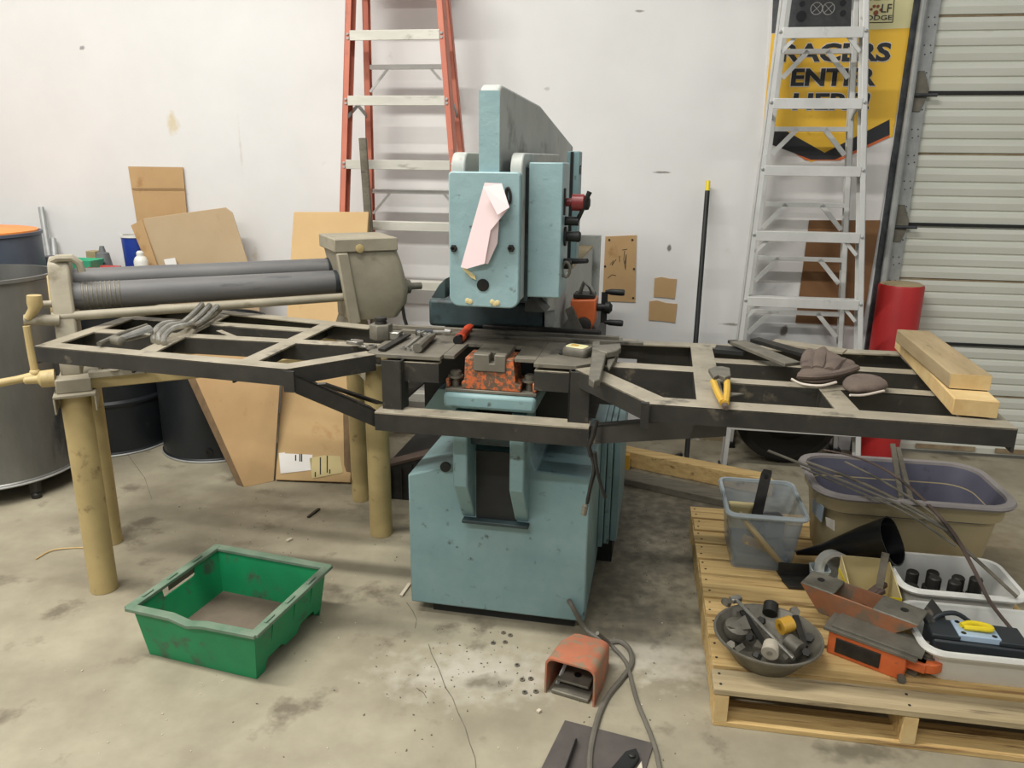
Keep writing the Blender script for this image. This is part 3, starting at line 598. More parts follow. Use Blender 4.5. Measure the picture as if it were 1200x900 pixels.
MB().slab([(-.45,-.30,.90),(-.43,-.29,.90),(-.32,-.13,.80),(-.34,-.14,.80)],.006).build('knee_strip', K['steel'], tb)
for a,b in (((-.30,-.1,.79),(-.30,.3,.79)),((.295,-.1,.79),(.295,.3,.79))): MB().strip([a,b],.05,.006).build('side_support', K['steel'], tb)
MB().box(-.44,.36,.208,.226,TZ+.002,TZ+.016).build('guide_rail', K['steelpl'], tb, .001); MB().box(-.36,.44,.158,.180,TZ+.002,TZ+.012).build('guide_rail', K['steelpl'], tb, .001)
MB().box(-.1,.30,.238,.26,TZ+.002,TZ+.028).build('guide_rail', K['dkiron'], tb, .006)
# ================================================================== ROLL BENDER
sr = thing('roll_bender','khaki slip roll machine with long grey rollers on four pipe legs','machine',S)
legs = [(0,0),(.02,.386),(1.036,.005),(1.05,.375)]
for i,(x,y) in enumerate(legs):
    r = .046 if i in (0,2) else .04
    MB().cyl((x,y,0),(x,y,.74),r,n=24).build('leg', K['tan'], sr, .002)
for x0 in (-.06,.975):
    MB().box(x0,x0+.125,-.065,.45,.742,.752).box(x0,x0+.006,-.065,.45,.69,.742).box(x0+.119,x0+.125,-.065,.45,.69,.742).build('leg_plate', K['tang'], sr, .002)
MB().box(-.05,.055,-.04,.03,.752,.80).build('saddle', K['tang'], sr, .004)
MB().box(-.05,1.08,-.02,.03,.755,.795).build('bed_rail', K['tan'], sr, .004); MB().box(-.05,1.08,.36,.41,.755,.795).build('bed_rail', K['tan'], sr, .004)
MB().box(.05,.22,-.035,.0,.795,.815).lathe((.13,-.02,.815),[(.022,0),(.022,.002)],14).build('slotted_bar', K['tang'], sr, .003)
MB().lathe((-.05,.0,.80),[(.03,0),(.028,.04),(.014,.05),(.012,.085),(.006,.09)],16,(-1,0,0)).build('trip_spindle', K['tan'], sr)
ef = [(.02,.795),(.22,.795),(.27,.92),(.30,1.10),(.27,1.165),(.20,1.178),(.12,1.165),(.085,1.10),(.06,.95),(.02,.85)]
MB().prism(ef,'x',-.035,.03).build('end_frame', K['tang'], sr, .008)
MB().prism([(.11,.97),(.2,.97),(.24,1.09),(.16,1.12)],'x',-.045,-.035).build('frame_recess', K['tan'], sr, .004)
MB().tube([(-.02,.14,1.165),(.0,.12,1.178),(.04,.12,1.178),(.06,.12,1.16),(.065,.12,1.13)],.013,8).build('release_hook', K['tang'], sr)
MB().cyl((.03,.24,1.088),(.93,.24,1.088),.04,n=28).build('top_roller', K['roll'], sr)
lr = MB().cyl((.03,.14,1.046),(.93,.14,1.046),.046,n=28).build('lower_roller', K['roll'], sr)
gv = MB()
for k in range(9): gv.lathe((.055+k*.014,.14,1.046),[(.046,0),(.0475,.002),(.0475,.005),(.046,.007)],28,(1,0,0))
gv.build('wire_groove', K['iron'], lr)
MB().cyl((-.04,.08,.988),(.95,.08,.995),.016,n=14).build('tie_rod', K['tang'], sr)
for z,y in ((1.088,.24),(1.046,.14)): MB().cyl((.92,y,z),(.955,y,z),.047 if y < .2 else .043,n=24).build('roller_collar', K['coal'], sr)
gh = [rrect(1.055,.16,.2,.22,.03,.905),rrect(1.075,.16,.235,.25,.035,.96),rrect(1.072,.16,.25,.26,.035,1.02),rrect(1.05,.16,.245,.26,.03,1.12),rrect(1.035,.16,.235,.25,.02,1.172)]
MB().loft(gh).build('gear_housing', K['tang'], sr, .003, ang=.9)
ld = MB().box(.905,1.15,.025,.29,1.172,1.222).build('housing_lid', K['tang'], sr, .004)
MB().lathe((1.0,.026,1.185),[(.016,0),(.016,.005),(.006,.007)],14,(0,-1,0)).build('lid_latch', K['tan'], ld)
MB().prism([(.91,1.17),(.955,1.17),(.995,.90),(.95,.89)],'y',.02,.05).build('housing_rib', K['tang'], sr, .006)
MB().lathe((1.19,.12,1.015),[(.034,0),(.034,.02),(.028,.02),(.028,.035),(.014,.035),(.014,.085)],18,(1,0,0)).build('drive_shaft', K['iron'], sr, .001)
MB().box(1.08,1.10,.1,.12,.8,.91).build('support_bracket', K['coal'], sr); MB().tube([(1.17,.05,.95),(1.175,.045,.90),(1.185,.04,.86)],.007,8).build('lock_pin', K['dkiron'], sr)
MB().prism([(.93,.80),(1.06,.80),(1.03,.91),(.97,.91)],'y',.08,.28).build('housing_pedestal', K['tang'], sr, .004)
kb = MB().tube([S.Y(40,346,.05),S.Y(41,356,.05),S.Y(39,364,.05),S.Y(32,374,.05)],[.022,.024,.016,.012],12).build('adjusting_knob', K['tan'], sr)
MB().cyl(S.Y(28,375,.06),S.Y(70,375,.06),.018,n=14).build('crank_hub', K['tang'], sr); MB().cyl(S.Y(45,357,.1),S.Y(62,356,.1),.012,n=12).build('spindle', K['tang'], sr)
MB().tube([S.Y(31,382,.04),S.Y(36,412,.04),S.Y(41,436,.04)],[.011,.011,.012],10).build('crank_arm', K['tan'], sr)
MB().tube([S.Y(44,440,.04),S.Y(20,445,.03),S.Y(-6,450,.02)],[.016,.013,.014],12).build('crank_handle', K['tan'], sr); MB().ball(S.Y(41,437,.04),.017).build('crank_joint', K['tan'], sr)
# ================================================================== DRUMS AND CARDBOARD ON THE LEFT
def drum(name, label, c, r, z0, z1, mat, lidmat=None, hoops=(.33,.66), legs=False, dish=True):
    t = thing(name, label, 'drum', loc=(c[0],c[1],0)); h = z1-z0
    prof = [(r-.004,z0),(r+.006,z0),(r+.006,z0+.015),(r,z0+.02)]
    for f in hoops: prof += [(r,z0+h*f-.02),(r+.008,z0+h*f-.006),(r+.008,z0+h*f+.006),(r,z0+h*f+.02)]
    prof += [(r,z1-.02),(r+.008,z1-.015),(r+.008,z1),(r-.008,z1),(r-.012,z1-.02),(.0,z1-.02)] if dish else [(r,z1-.02),(r+.01,z1-.015),(r+.01,z1),(r-.006,z1),(r-.01,z1-.3),(0,z1-.3)]
    MB().lathe((0,0,0),prof,48).build('drum_shell', mat, t, ang=.5)
    MB().tube([((r+.005)*math.cos(i*math.pi/24),(r+.005)*math.sin(i*math.pi/24),z0+.006) for i in range(49)],.006,6).build('bottom_rim', K['galv'], t)
    if legs:
        for a in (-100,-35,35,100,180):
            x,y = (r-.02)*math.cos(math.radians(a)),(r-.02)*math.sin(math.radians(a))
            MB().box(x-.018,x+.018,y-.018,y+.018,.03,z0+.004).lathe((x,y,0),[(.022,0),(.022,.02),(.014,.03)],14).build('stand_leg', K['dkiron'], t, .002)
    return t
dm = drum('steel_drum','large brushed grey steel drum on short legs beside the khaki roll machine',(-2.43,3.42),.33,.085,1.0,K['drumm'],dish=False,hoops=(),legs=True)
d2 = drum('plastic_drum','slate blue drum with bright orange lid behind the grey steel drum',(-2.86,4.0),.37,0,1.13,K['navy'],hoops=(.7,))
MB().lathe((0,0,1.112),[(.36,0),(.36,.026),(.34,.03),(0,.03)],40).build('lid', K['lidor'], d2)
d3 = drum('black_drum','black steel drum with bung hole near its base beside the leaning cardboard',(-1.6,3.97),.285,0,.70,K['drumk'],hoops=())
MB().lathe((.05,-.283,.06),[(.018,0),(.018,.006),(.011,.006),(.011,.002)],16,(.17,-1,0)).build('bung', K['blackp'], d3)
drum('black_drum','plain black steel drum standing behind the nearer pipe legs',(-2.19,4.02),.285,0,.84,K['drumk'])
def cboard(name, label, pts, t, mat, parts=(), group=None):
    root = thing(name, label, 'cardboard', W)
    MB().slab(pts, t).build('sheet', mat, root, .002); return root
V = Vector
# flat cartons leaning on the wall (W frame, feet about a metre out)
fb = thing('flat_carton','tall flat closed carton with two shipping labels leaning on the wall','cardboard',W)
a,b = V((-2.185,-1.0,.01)),V((-1.815,-.965,.01)); c_,d_ = W.Y(432,248,-.46),W.Y(344,248,-.46)
MB().slab([a,b,c_,d_],.075).build('carton_body', K['card'], fb, .004)
nrm = (b-a).cross(d_-a).normalized()
def onc(x, y, off=.002):   # pixel onto the carton's front plane
    p = hit(x,y,(W.x*nrm.x+W.y*nrm.y+V((0,0,nrm.z))),W.w(a)); return W.l(p)+nrm*off
MB().slab([onc(327,531),onc(367,526),onc(365,551),onc(329,555)],.0015).build('shipping_label', K['paper'], fb)
MB().slab([onc(363,537),onc(398,530),onc(402,554),onc(366,561)],.0015).build('packing_label', K['cream'], fb)
pr = MB()
for x,y,h_ in ((351,532,9),(353,532,9),(346,533,7),(375,536,20),(383,534,20),(369,553,6),(386,550,5)): pr.slab([onc(x,y,.0026),onc(x+1.5,y,.0026),onc(x+1.5,y+h_,.0026),onc(x,y+h_,.0026)],.001)
for x in (395,398,402): pr.slab([onc(x,501,.0026),onc(x+1.2,501,.0026),onc(x,508,.0026),onc(x-1.2,508,.0026)],.001)
pr.build('printed_marks', K['dkiron'], fb)['kind'] = 'stuff'
MB().slab([W.Y(403,470,-.86),W.Y(418,445,-.86),W.Y(418,578,-.955),W.Y(405,572,-.955)],.008).build('side_flap', K['cardedge'], fb)
la = thing('cardboard_sheet','crumpled brown cardboard sheet leaning with its torn edge beside the black drum','cardboard',W)
A = [W.Z(286,571,0),W.Z(321,564,0)]; top = [W.Y(331,400,-.85),W.Y(212,405,-.85)]
MB().slab([A[0],A[1],top[0],top[1]],.012).build('sheet', K['card2'], la, .002)
n2 = (A[1]-A[0]).cross(top[1]-A[0]).normalized()
MB().slab([W.Y(277,567,A[0].y+.02),A[0],top[1],W.Y(201,404,-.83)],.012).build('folded_edge', K['cardedge'], la, .002)
cr = MB()
def onl(x,y,off=.001): p = hit(x,y,(W.x*n2.x+W.y*n2.y+V((0,0,n2.z))),W.w(A[0])); return W.l(p)+n2*off
for pl_ in ([(258,498),(275,491),(290,486)],[(273,530),(290,520),(312,507)],[(312,540),(318,510),(326,480)],[(245,455),(262,447)]): cr.tube([onl(x,y) for x,y in pl_],.003,5)
cr.build('crease', K['cardedge'], la)
cb2 = thing('cardboard_sheet','upright cardboard sheet with horizontal crease leaning highest on the wall','cardboard',W)
def atb(px, y): v = W.Y(px,322,y); v.z = .002; v.x = max(v.x,-3.25); return v
MB().slab([atb(167,-.055),atb(222,-.055),W.Y(214,196,-.014),W.Y(150,195,-.014),W.Y(165,290,-.043)],.006).build('sheet', K['card2'], cb2)
cz = MB().tube([W.Y(155,221,-.027),W.Y(217,221,-.027)],.002,5).build('crease', K['cardedge'], cb2)
cb3 = thing('cardboard_sheet','wide dusty cardboard sheet with rounded corner leaning behind the rollers','cardboard',W)
MB().slab([atb(186,-.235),atb(304,-.235),W.Y(302,345,-.205),W.Y(288,300,-.19),W.Y(276,262,-.17),W.Y(272,249,-.162),W.Y(264,243,-.155),W.Y(168,256,-.16),W.Y(171,275,-.17)],.008).build('sheet', K['card3'], cb3, .002)
MB().slab([W.Y(178,325,-.205),W.Y(189,325,-.205),W.Y(166,258,-.172),W.Y(153,264,-.178)],.008).build('side_flap', K['card2'], cb3, .002)
MB().slab([W.Y(192,304,-.193),W.Y(205,302,-.193),W.Y(208,312,-.198),W.Y(195,314,-.198)],.001).build('white_tag', K['paper'], cb3)
# bench by the wall with small things on it
BZ = .868; bn = thing('work_bench','narrow bench against the wall behind the rollers','bench',W)
MB().box(-3.98,-3.27,-.31,-.03,BZ-.035,BZ).build('bench_top', K['plank'], bn, .003)
for x in (-3.96,-3.32):
    for y in (-.30,-.07): MB().box(x,x+.04,y,y+.04,0,BZ-.035).build('leg', K['plank'], bn)
def onb(px, y=-.25): return W.Y(px,318,y).x
o = MB().loft([rrect(onb(96),-.235,.16,.10,.01,BZ),rrect(onb(96),-.235,.20,.13,.012,BZ+.075),rrect(onb(96),-.235,.19,.12,.012,BZ+.075),rrect(onb(96),-.235,.155,.095,.01,BZ+.006)],True,True).build('small_bin', K['mint']); place(o,W); tag(o,'small mint green plastic bin on the bench behind the rollers','bin')
x = onb(124)
o = MB().loft([rrect(x,-.255,.13,.09,.012,BZ),rrect(x,-.255,.15,.11,.014,BZ+.04),rrect(x,-.255,.14,.10,.012,BZ+.04),rrect(x,-.255,.12,.08,.01,BZ+.006)]).build('small_tray', K['redp']); place(o,W); tag(o,'low red plastic tray on the bench beside the mint bin','tray')
x = onb(123,-.12); o = MB().lathe((x,-.12,BZ),[(.055,0),(.05,.01),(.035,.10),(.02,.105),(.012,.14)],16).build('oil_can', K['greyp']); place(o,W); tag(o,'small grey conical can on the bench behind the red tray','can')
x = onb(114,-.10); o = MB().box(x-.03,x+.03,-.14,-.08,BZ,BZ+.11).build('grey_carton', K['woodg'],None,.004); place(o,W); tag(o,'small grey-brown carton on the bench next to the conical can','box')
x = onb(159,-.18); bk = thing('blue_bucket','blue pail with white rim on the bench behind the cardboard','bucket',loc=W.w((x-.02,-.115,BZ)),rz=W.rz)
MB().lathe((0,0,0),[(.07,0),(.078,.20),(.0775,.206),(.072,.206),(.065,.02),(0,.02)],28).build('pail', K['bluep'], bk); MB().lathe((0,0,.19),[(.082,.008),(.082,.022),(.07,.022),(.07,.008)],28).build('rim', K['whitep'], bk)
x = onb(158,-.33); bo2 = thing('squeeze_bottle','white plastic squeeze bottle on the bench before the blue pail','bottle',loc=W.w((x,-.265,BZ)),rz=W.rz)
MB().lathe((0,0,0),[(.035,0),(.038,.01),(.038,.08),(.03,.1),(.02,.108)],20).build('bottle_body', K['whitep'], bo2); MB().lathe((0,0,.107),[(.02,0),(.02,.02),(.012,.03)],16).build('bottle_cap', K['whitep'], bo2)
a_ = W.Z(72,330,BZ); 
for p0,p1,r,lab in (((60,318),(48,243),.016,'longer grey metal rod leaning on the wall behind the drums'),((66,318),(62,280),.018,'shorter grey metal rod leaning on the wall behind the drums')):
    q0 = W.Y(p0[0],p0[1],-.12); q0.z = BZ; o = MB().cyl(q0,W.Y(*p1,-.03),r,n=10).build('metal_rod', K['galv']); place(o,W); tag(o,lab,'rod')
o = MB().loft([rrect(onb(66,-.23),-.23,.20,.11,.03,BZ),rrect(onb(66,-.23),-.23,.21,.12,.03,BZ+.05),rrect(onb(66,-.23),-.23,.16,.08,.03,BZ+.085)]).build('tool_case', K['purple']); place(o,W); tag(o,'dark purple tool case on the bench beside the metal rods','case')
# wooden board propped behind the orange ladder
pbx = W.Y(425,162,-.40); pa = V((W.Y(437,290,-.47).x+.03,-.56,0))
o = MB().tube([pa,lerp(pa,pbx,.5)+V((.012,0,0)),pbx],[.022,.021,.020],8,.6).build('wooden_stake', K['plank']); place(o,W); tag(o,'weathered grey wooden stake leaning on the orange ladder','stake')
# dark grated tray on the floor behind the pipe legs
gy = thing('grated_bin','low dark grated bin of scrap on the floor behind the pipe legs','bin',M)
g0,g1 = V((-.60,.85,0)),V((-.57,.85,0))
MB().prism([(g0.x-.1,0),(g1.x+.25,0),(g1.x+.25,.30),(g0.x-.1,.17)],'y',g0.y+.02,g0.y+.5).build('bin_body', K['bristle'], gy, .004)
MB().slab([(g0.x-.1,g0.y+.01,.17),(g1.x+.25,g0.y+.01,.30),(g1.x+.25,g0.y+.05,.315),(g0.x-.1,g0.y+.05,.185)],.014).build('bin_rim', K['rustst'], gy)
for k in range(14): 
    x = g0.x-.08+k*.05; MB().box(x,x+.006,g0.y+.01,g0.y+.018,.01,.14+.13*(x-g0.x+.1)/(g1.x-g0.x+.35)).build('bar', K['dkiron'], gy)
# ================================================================== GREEN CRATE
e0 = G.Z(170,771,0); e1 = G.Z(296,801,0); e2 = G.Z(358,742,0)
ux = (e1-e0).normalized(); uy = V((-ux.y,ux.x,0)); rzc = math.atan2(ux.y,ux.x); cw = (e1-e0).length; cdp = .40
gc = thing('green_crate','dirty green plastic crate with worn rim and cut-out handles on the floor','crate',loc=(e0+ux*cw/2+uy*cdp/2),rz=rzc)
TH = .175; bw, bdp = cw, .36; tw, td = cw+.045, .40
def wallq(x0,y0,x1,y1,X0,Y0,X1,Y1,notch):   # one side wall: bottom edge -> top edge with a polygon outline (u,v)
    def pt(u,v): 
        bx,by = x0+(x1-x0)*u, y0+(y1-y0)*u; tx,ty = X0+(X1-X0)*u, Y0+(Y1-Y0)*u; return V((bx+(tx-bx)*v, by+(ty-by)*v, TH*v))
    return [pt(u,v) for u,v in notch]
bx, by, tx, ty = bw/2, bdp/2, tw/2, td/2
plain = [(0,0),(1,0),(1,1),(0,1)]
dip = [(0,.0),(1,.0),(1,.97),(.62,.97),(.5,.9),(.38,.97),(0,.97)]
notch = [(0,0),(.12,0),(.16,.22),(.36,.22),(.42,.12),(.6,.12),(.66,.26),(.86,.26),(.9,.12),(1,.12),(1,1),(0,1)]
hand = [(0,0),(1,0),(1,1),(.7,1),(.7,.82),(.68,.80),(.34,.80),(.32,.82),(.32,1),(0,1)]
fw = MB().slab(wallq(-bx,-by,bx,-by,-tx,-ty,tx,-ty,dip),.006).build('front_wall', K['green'], gc, .001)
MB().slab(wallq(bx,by,-bx,by,tx,ty,-tx,ty,plain),.006).build('back_wall', K['green'], gc, .001)
MB().slab(wallq(bx,-by,bx,by,tx,-ty,tx,ty,notch),.006).build('side_wall', K['green'], gc, .001)
MB().slab(wallq(-bx,by,-bx,-by,-tx,ty,-tx,-ty,hand),.006).build('side_wall', K['green'], gc, .001)
MB().box(-bx,bx-.06,-by,by,.010,.016).slab([V((bx-.06,-by,.016)),V((bx+.006,-by,.075)),V((bx+.006,by,.075)),V((bx-.06,by,.016))],.005).build('crate_floor', K['green'], gc); MB().box(-bx+.004,bx-.062,-by+.004,by-.004,.016,.022).build('dust', K['sludge'], gc)
rim = MB(); rwid = .03
def rimbar(p, q, inw, dz=0, mid=None):
    pts = [V(p),V(q)] if mid is None else [V(p),V(mid[0]),V(mid[1]),V(mid[2]),V(q)]
    out = MB().strip(pts, rwid, .012); return out
rimbar((-tx-.012,-ty-.004,TH),(tx+.012,-ty-.004,TH),1,0,((-.07,-ty-.004,TH),(-.01,-ty-.002,TH-.016),(.05,-ty-.004,TH-.004))).build('rim', K['greenrim'], gc, .002)
rimbar((-tx-.012,ty+.004,TH),(tx+.012,ty+.004,TH),1).build('rim', K['greenrim'], gc, .002)
for sx in (-1,1):
    r = rimbar((sx*(tx+.004),-ty-.012,TH+.001),(sx*(tx+.004),ty+.012,TH+.001),1).build('rim', K['greenrim'], gc, .002)
    s = MB()
    for y in (-.13,-.02,.1): s.box(sx*(tx+.004)-.005,sx*(tx+.004)+.005,y-.022,y+.022,TH+.006,TH+.012)
    s.build('rim_tab', K['greenrim'], r, .002)
for y in (-.1,.02,.12): MB().slab([V((bx+.004,y-.01,.05)),V((bx+.004,y+.01,.05)),V((tx+.004,y+.01,TH-.01)),V((tx+.004,y-.01,TH-.01))],.006).build('side_rib', K['green'], gc)
sl = MB().obox((-tx+.0,.02,TH-.018),(.004,.13,.022)).build('hand_slot', K['sludge'], gc)
# ================================================================== PALLET
pal = thing('pallet','weathered yellow wooden shipping pallet loaded with tubs and parts','pallet',P)
PH = .12; PD = 1.19
for x0 in (.0,.489,.978):
    MB().box(x0,x0+.038,.004,PD-.004,.014,.10).build('stringer', K['wood'], pal, .002)
    MB().box(x0+.001,x0+.037,.0,.004,.016,.098).build('stringer_end', K['woodend'], pal)
y = 0; wds = [.092,.14,.092,.092,.14,.092,.105,.092,.092,.10]; gap = (PD-sum(wds))/(len(wds)-1)
for i,wd in enumerate(wds):
    bdj = MB().box(random.uniform(-.006,.004),1.016+random.uniform(-.004,.006),y,y+wd,.101,PH+random.uniform(-.001,.001)).build('deck_board', K['woodg'] if i in (0,) else K['wood'], pal, .002)
    nl = MB()
    for x0 in (.019,.508,.997):
        for dy in (.25,.75): nl.lathe((x0+random.uniform(-.006,.006),y+wd*dy,PH),[(.004,0),(.004,.0012)],8)
    nl.build('nail', K['dkiron'], bdj); y += wd+gap
for yy in (.0,.36,.74,1.09): MB().box(0,1.016,yy,yy+.1,.0,.016).build('bottom_board', K['wood'], pal, .002)
# ---- tubs
def tub(name, label, rx0,rx1,ry0,ry1,zr,zb,taper,rad,th,mat,rimmat,inmat=None,lip=.018,cat='tub',double=False):
    t = thing(name, label, cat, P); cx,cy,wx,wy = (rx0+rx1)/2,(ry0+ry1)/2,rx1-rx0,ry1-ry0
    R = lambda d,z,r=rad: rrect(cx,cy,wx-2*d,wy-2*d,max(r-d*.4,.008),z,6)
    outer = [R(taper,zb),R(taper-.004,zb+.008)]
    if double: outer += [R(taper*.45,zr-.075),R(taper*.2,zr-.07)]
    outer += [R(.004,zr-.01)]
    if inmat:
        MB().loft(outer,True,False).build('outer_shell', mat, t, ang=.7); MB().loft([R(th,zr-.01),R(taper+th,zb+.008)],False,True).build('inner_shell', inmat, t, ang=.7)
    else: MB().loft(outer+[R(th,zr-.01),R(taper+th,zb+.006)],True,True).build('shell', mat, t, ang=.7)
    MB().loft([R(.004,zr-.012),R(-lip+.004,zr-.016),R(-lip,zr-.008),R(-lip+.004,zr),R(th-.002,zr),R(th,zr-.012),R(.004,zr-.012)],False,False).build('rim', rimmat, t, ang=.7)
    return t
t1 = tub('clear_tub','cloudy clear plastic tub holding a dark steel bar and scraps',.085,.345,.665,.985,.345,PH,.03,.03,.004,K['clear'],K['clearrim'],lip=.012)
MB().box(.12,.31,.70,.95,PH+.008,PH+.05).build('settled_scrap', K['greyp'], t1, .01)
t2 = tub('storage_tote','large khaki storage tote with purple-grey inside at the pallet back',.385,1.02,.70,1.10,.425,PH,.055,.10,.012,K['khakip'],K['rimgrey'],K['purple'],lip=.016,double=True)
lbv = lambda x,y: P.X(x,y,.425)
def side(x,y): 
    v = P.X(x,y,.40); return v
MB().slab([P.X(953,584,.404),P.X(966,594,.406),P.X(963,612,.412),P.X(952,600,.412)],.002).build('blue_label', K['skyblue'], t2)
MB().slab([P.X(968,606,.404),P.X(978,610,.404),P.X(978,622,.410),P.X(969,616,.410)],.002).build('white_label', K['paper'], t2)
t3 = tub('white_tub','white plastic tub holding black punches behind the front white tub',.60,.945,.42,.66,.25,PH,.025,.05,.005,K['whitep'],K['whitep'],lip=.014)
t4 = tub('white_tub','white plastic tub holding a valve with yellow lever at the pallet front',.575,1.05,.13,.385,.225,PH,.025,.05,.005,K['whitep'],K['whitep'],lip=.014)
# things in the clear tub
sb = thing('steel_bar','dark flat steel bar with a hole standing in the clear tub','bar',P)
p0,p1 = V((.19,.80,.175)),P.Y(899,552,.90)
MB().slab([p0+V((-.02,0,0)),p0+V((.02,0,0)),p1+V((.018,0,-.012)),p1+V((.016,0,.004)),p1+V((-.012,0,.008)),p1+V((-.02,0,-.01))],.008).build('bar_body', K['dkiron'], sb, .001)
MB().lathe(lerp(p0,p1,.93)+V((0,-.004,0)),[(.007,0),(.007,.002)],12,(0,-1,.25)).build('bar_hole', K['blackp'], sb)
for i,(x,y,z,sz,mt,lab) in enumerate(((.16,.88,.24,(.10,.05,.09),'cream','pale carton standing inside the clear tub'),(.27,.86,.22,(.07,.06,.08),'greyp','grey block inside the clear tub'),(.2,.73,.20,(.14,.03,.03),'ywrap','amber stick lying inside the clear tub'))):
    o = MB().obox((x,y,z),sz,rz=.3*i,ry=.5 if i == 2 else 0).build(('small_carton','scrap_block','amber_stick')[i], K[mt], None, .004); place(o,P); tag(o,lab,('box','block','stick')[i])
o = MB().tube(smooth([V((.12,.685,.335)),V((.18,.675,.27)),V((.24,.685,.20)),V((.285,.70,.15))],4),.011,8).build('tan_rope', K['khakip']); place(o,P); tag(o,'tan rope coming down inside the clear tub wall','rope')
# black punches in the rear white tub
for k,(x,y,h) in enumerate(((.645,.50,.05),(.665,.56,.06),(.71,.50,.07),(.73,.57,.06),(.765,.49,.068),(.80,.55,.06),(.83,.50,.075),(.86,.56,.05),(.68,.46,.04),(.79,.46,.045))):
    o = MB().lathe((x,y,PH+.008),[(.026,0),(.026,h*.9),(.019,h*.95),(.019,h*1.75),(.016,h*1.75+.004)],18).build('punch', K['dkiron']); place(o,P)
    tag(o,'small black cylindrical punch in the rear white tub','punch','black punches in the white tub')
o = MB().lathe((.635,.545,PH+.03),[(.028,0),(.03,.01),(.03,.05),(.012,.055)],16,(.8,.2,.5)).build('collar', K['dkiron']); place(o,P); tag(o,'black round collar tipped over beside the yellow carton','collar')
# valve in the front tub
vb = thing('control_valve','dark control valve with pale blue plate and yellow lever in the white tub','valve',loc=P.w((.735,.245,PH+.01)),rz=P.rz-.05)
MB().box(-.12,.12,-.05,.05,0,.085).build('valve_body', K['coal'], vb, .006)
MB().box(-.125,-.05,-.045,.045,.085,.10).build('solenoid_cap', K['coal'], vb, .004); MB().box(.05,.125,-.045,.045,.085,.10).build('solenoid_cap', K['coal'], vb, .004)
bp_ = MB().box(-.055,.055,-.04,.04,.085,.105).build('valve_plate', K['skyblue'], vb, .003)
for x in (-.04,.04):
    for y in (-.028,.028): MB().lathe((x,y,.105),[(.007,0),(.007,.001)],12).build('port', K['blackp'], bp_)
MB().tube(smooth([V((-.04,0,.112)),V((-.01,.012,.116)),V((.03,.006,.116)),V((.035,-.012,.116)),V((.0,-.014,.116)),V((-.035,-.01,.112))],4),.008,8).build('yellow_lever', K['yellow'], vb)
MB().tube(smooth([V((-.12,.02,.08)),V((-.09,.04,.11)),V((-.04,.05,.12)),V((.0,.045,.1))],4),.007,8).build('lead', K['coal'], vb); MB().cyl((.02,-.055,.05),(.02,-.08,.03),.014,n=14).build('cable_gland', K['greyp'], vb)
bk2 = MB().slab([P.Z(1078,720,.245),P.Z(1090,704,.25),P.Z(1104,722,.23),P.Z(1116,759,.17),P.Z(1096,752,.18)],.012).build('steel_bracket', K['steel'],None,.002); place(bk2,P); tag(bk2,'dark bent steel bracket leaning in the front white tub','bracket')
# yellow carton with parts, tape, cup
yb = thing('open_carton','open yellow and cream carton filled with steel parts','box',P)
Y0 = PH; x0,x1,y0_,y1_ = .435,.585,.40,.555; zt = .275
MB().box(x0,x1,y0_,y1_,Y0,Y0+.004).box(x0,x1,y1_-.003,y1_,Y0,zt).build('carton_body', K['cream'], yb)
for nm,(a0,a1) in (('side_panel',(x0,x0+.003)),('side_panel',(x1-.003,x1))): MB().prism([(y0_,Y0),(y1_,Y0),(y1_,zt),(y0_,zt-.05)],'x',a0,a1).build(nm, K['cream'], yb)
MB().box(x0,x1,y0_-.003,y0_,Y0,zt-.05).build('front_panel', K['yellow'], yb); MB().box(x0-.001,x0+.0002,y0_,y1_,zt-.06,zt-.045).build('stripe', K['yellow'], yb)
for k,(x,y,z,L_,rz,ry) in enumerate(((.50,.44,.19,.12,.5,-.35),(.52,.46,.205,.11,.7,-.25),(.485,.43,.175,.12,-.1,.15),(.54,.47,.17,.05,.2,1.2),(.47,.47,.17,.09,1.2,.2))):
    o = MB().obox((x,y,z),(L_,.024,.016),rz,0,ry).build('steel_offcut', K['rustst'],None,.002); place(o,P); tag(o,'rust-brown steel offcut in the yellow carton','offcut','offcuts in the carton')
o = MB().strip([V((.535,.46,.19)),P.Y(1038,648,.50)],.022,.008).build('grey_bar', K['plank']); place(o,P); tag(o,'slim grey bar standing up out of the yellow carton','bar')
o = MB().lathe((.435,.62,.19),[(.045,-.02),(.06,-.02),(.06,.02),(.045,.02),(.045,-.02)],26,(.35,-1,.25)).build('tape_roll', K['whitep']); place(o,P); tag(o,'white tape roll standing behind the yellow carton','tape')
o = MB().loft([rrect(.385,.59,.04,.04,.008,PH),rrect(.385,.59,.062,.062,.01,PH+.085),rrect(.385,.59,.056,.056,.01,PH+.085),rrect(.385,.59,.036,.036,.008,PH+.006)]).build('plastic_cup', K['clearrim']); place(o,P); tag(o,'small cloudy square plastic cup beside the tape roll','cup')
# black cone
q0,q1 = P.Z(934,648,.15),P.Y(1046,634,.60)
ax = (q1-q0).normalized()
cn = thing('black_chute','black tapered plastic chute with wide open mouth lying by the tote','chute',P)
u_ = ax.cross(V((0,0,1))).normalized(); v_ = u_.cross(ax)
def ring(c,r,sx,sz): return [c+u_*(math.cos(t)*r*sx)+v_*((abs(math.sin(t))**.7*(1 if math.sin(t)>0 else -1))*r*sz) for t in [i*math.pi/12 for i in range(24)]]
L_ = (q1-q0).length
MB().loft([ring(q0,.008,1,1),ring(lerp(q0,q1,.3),.022,1,1),ring(lerp(q0,q1,.7),.052,1,1.15),ring(q1,.066,1,1.25),ring(q1,.062,1,1.25),ring(lerp(q0,q1,.7),.047,1,1.1),ring(lerp(q0,q1,.35),.02,1,1)],True,True).build('chute_body', K['blackp'], cn, ang=.7)
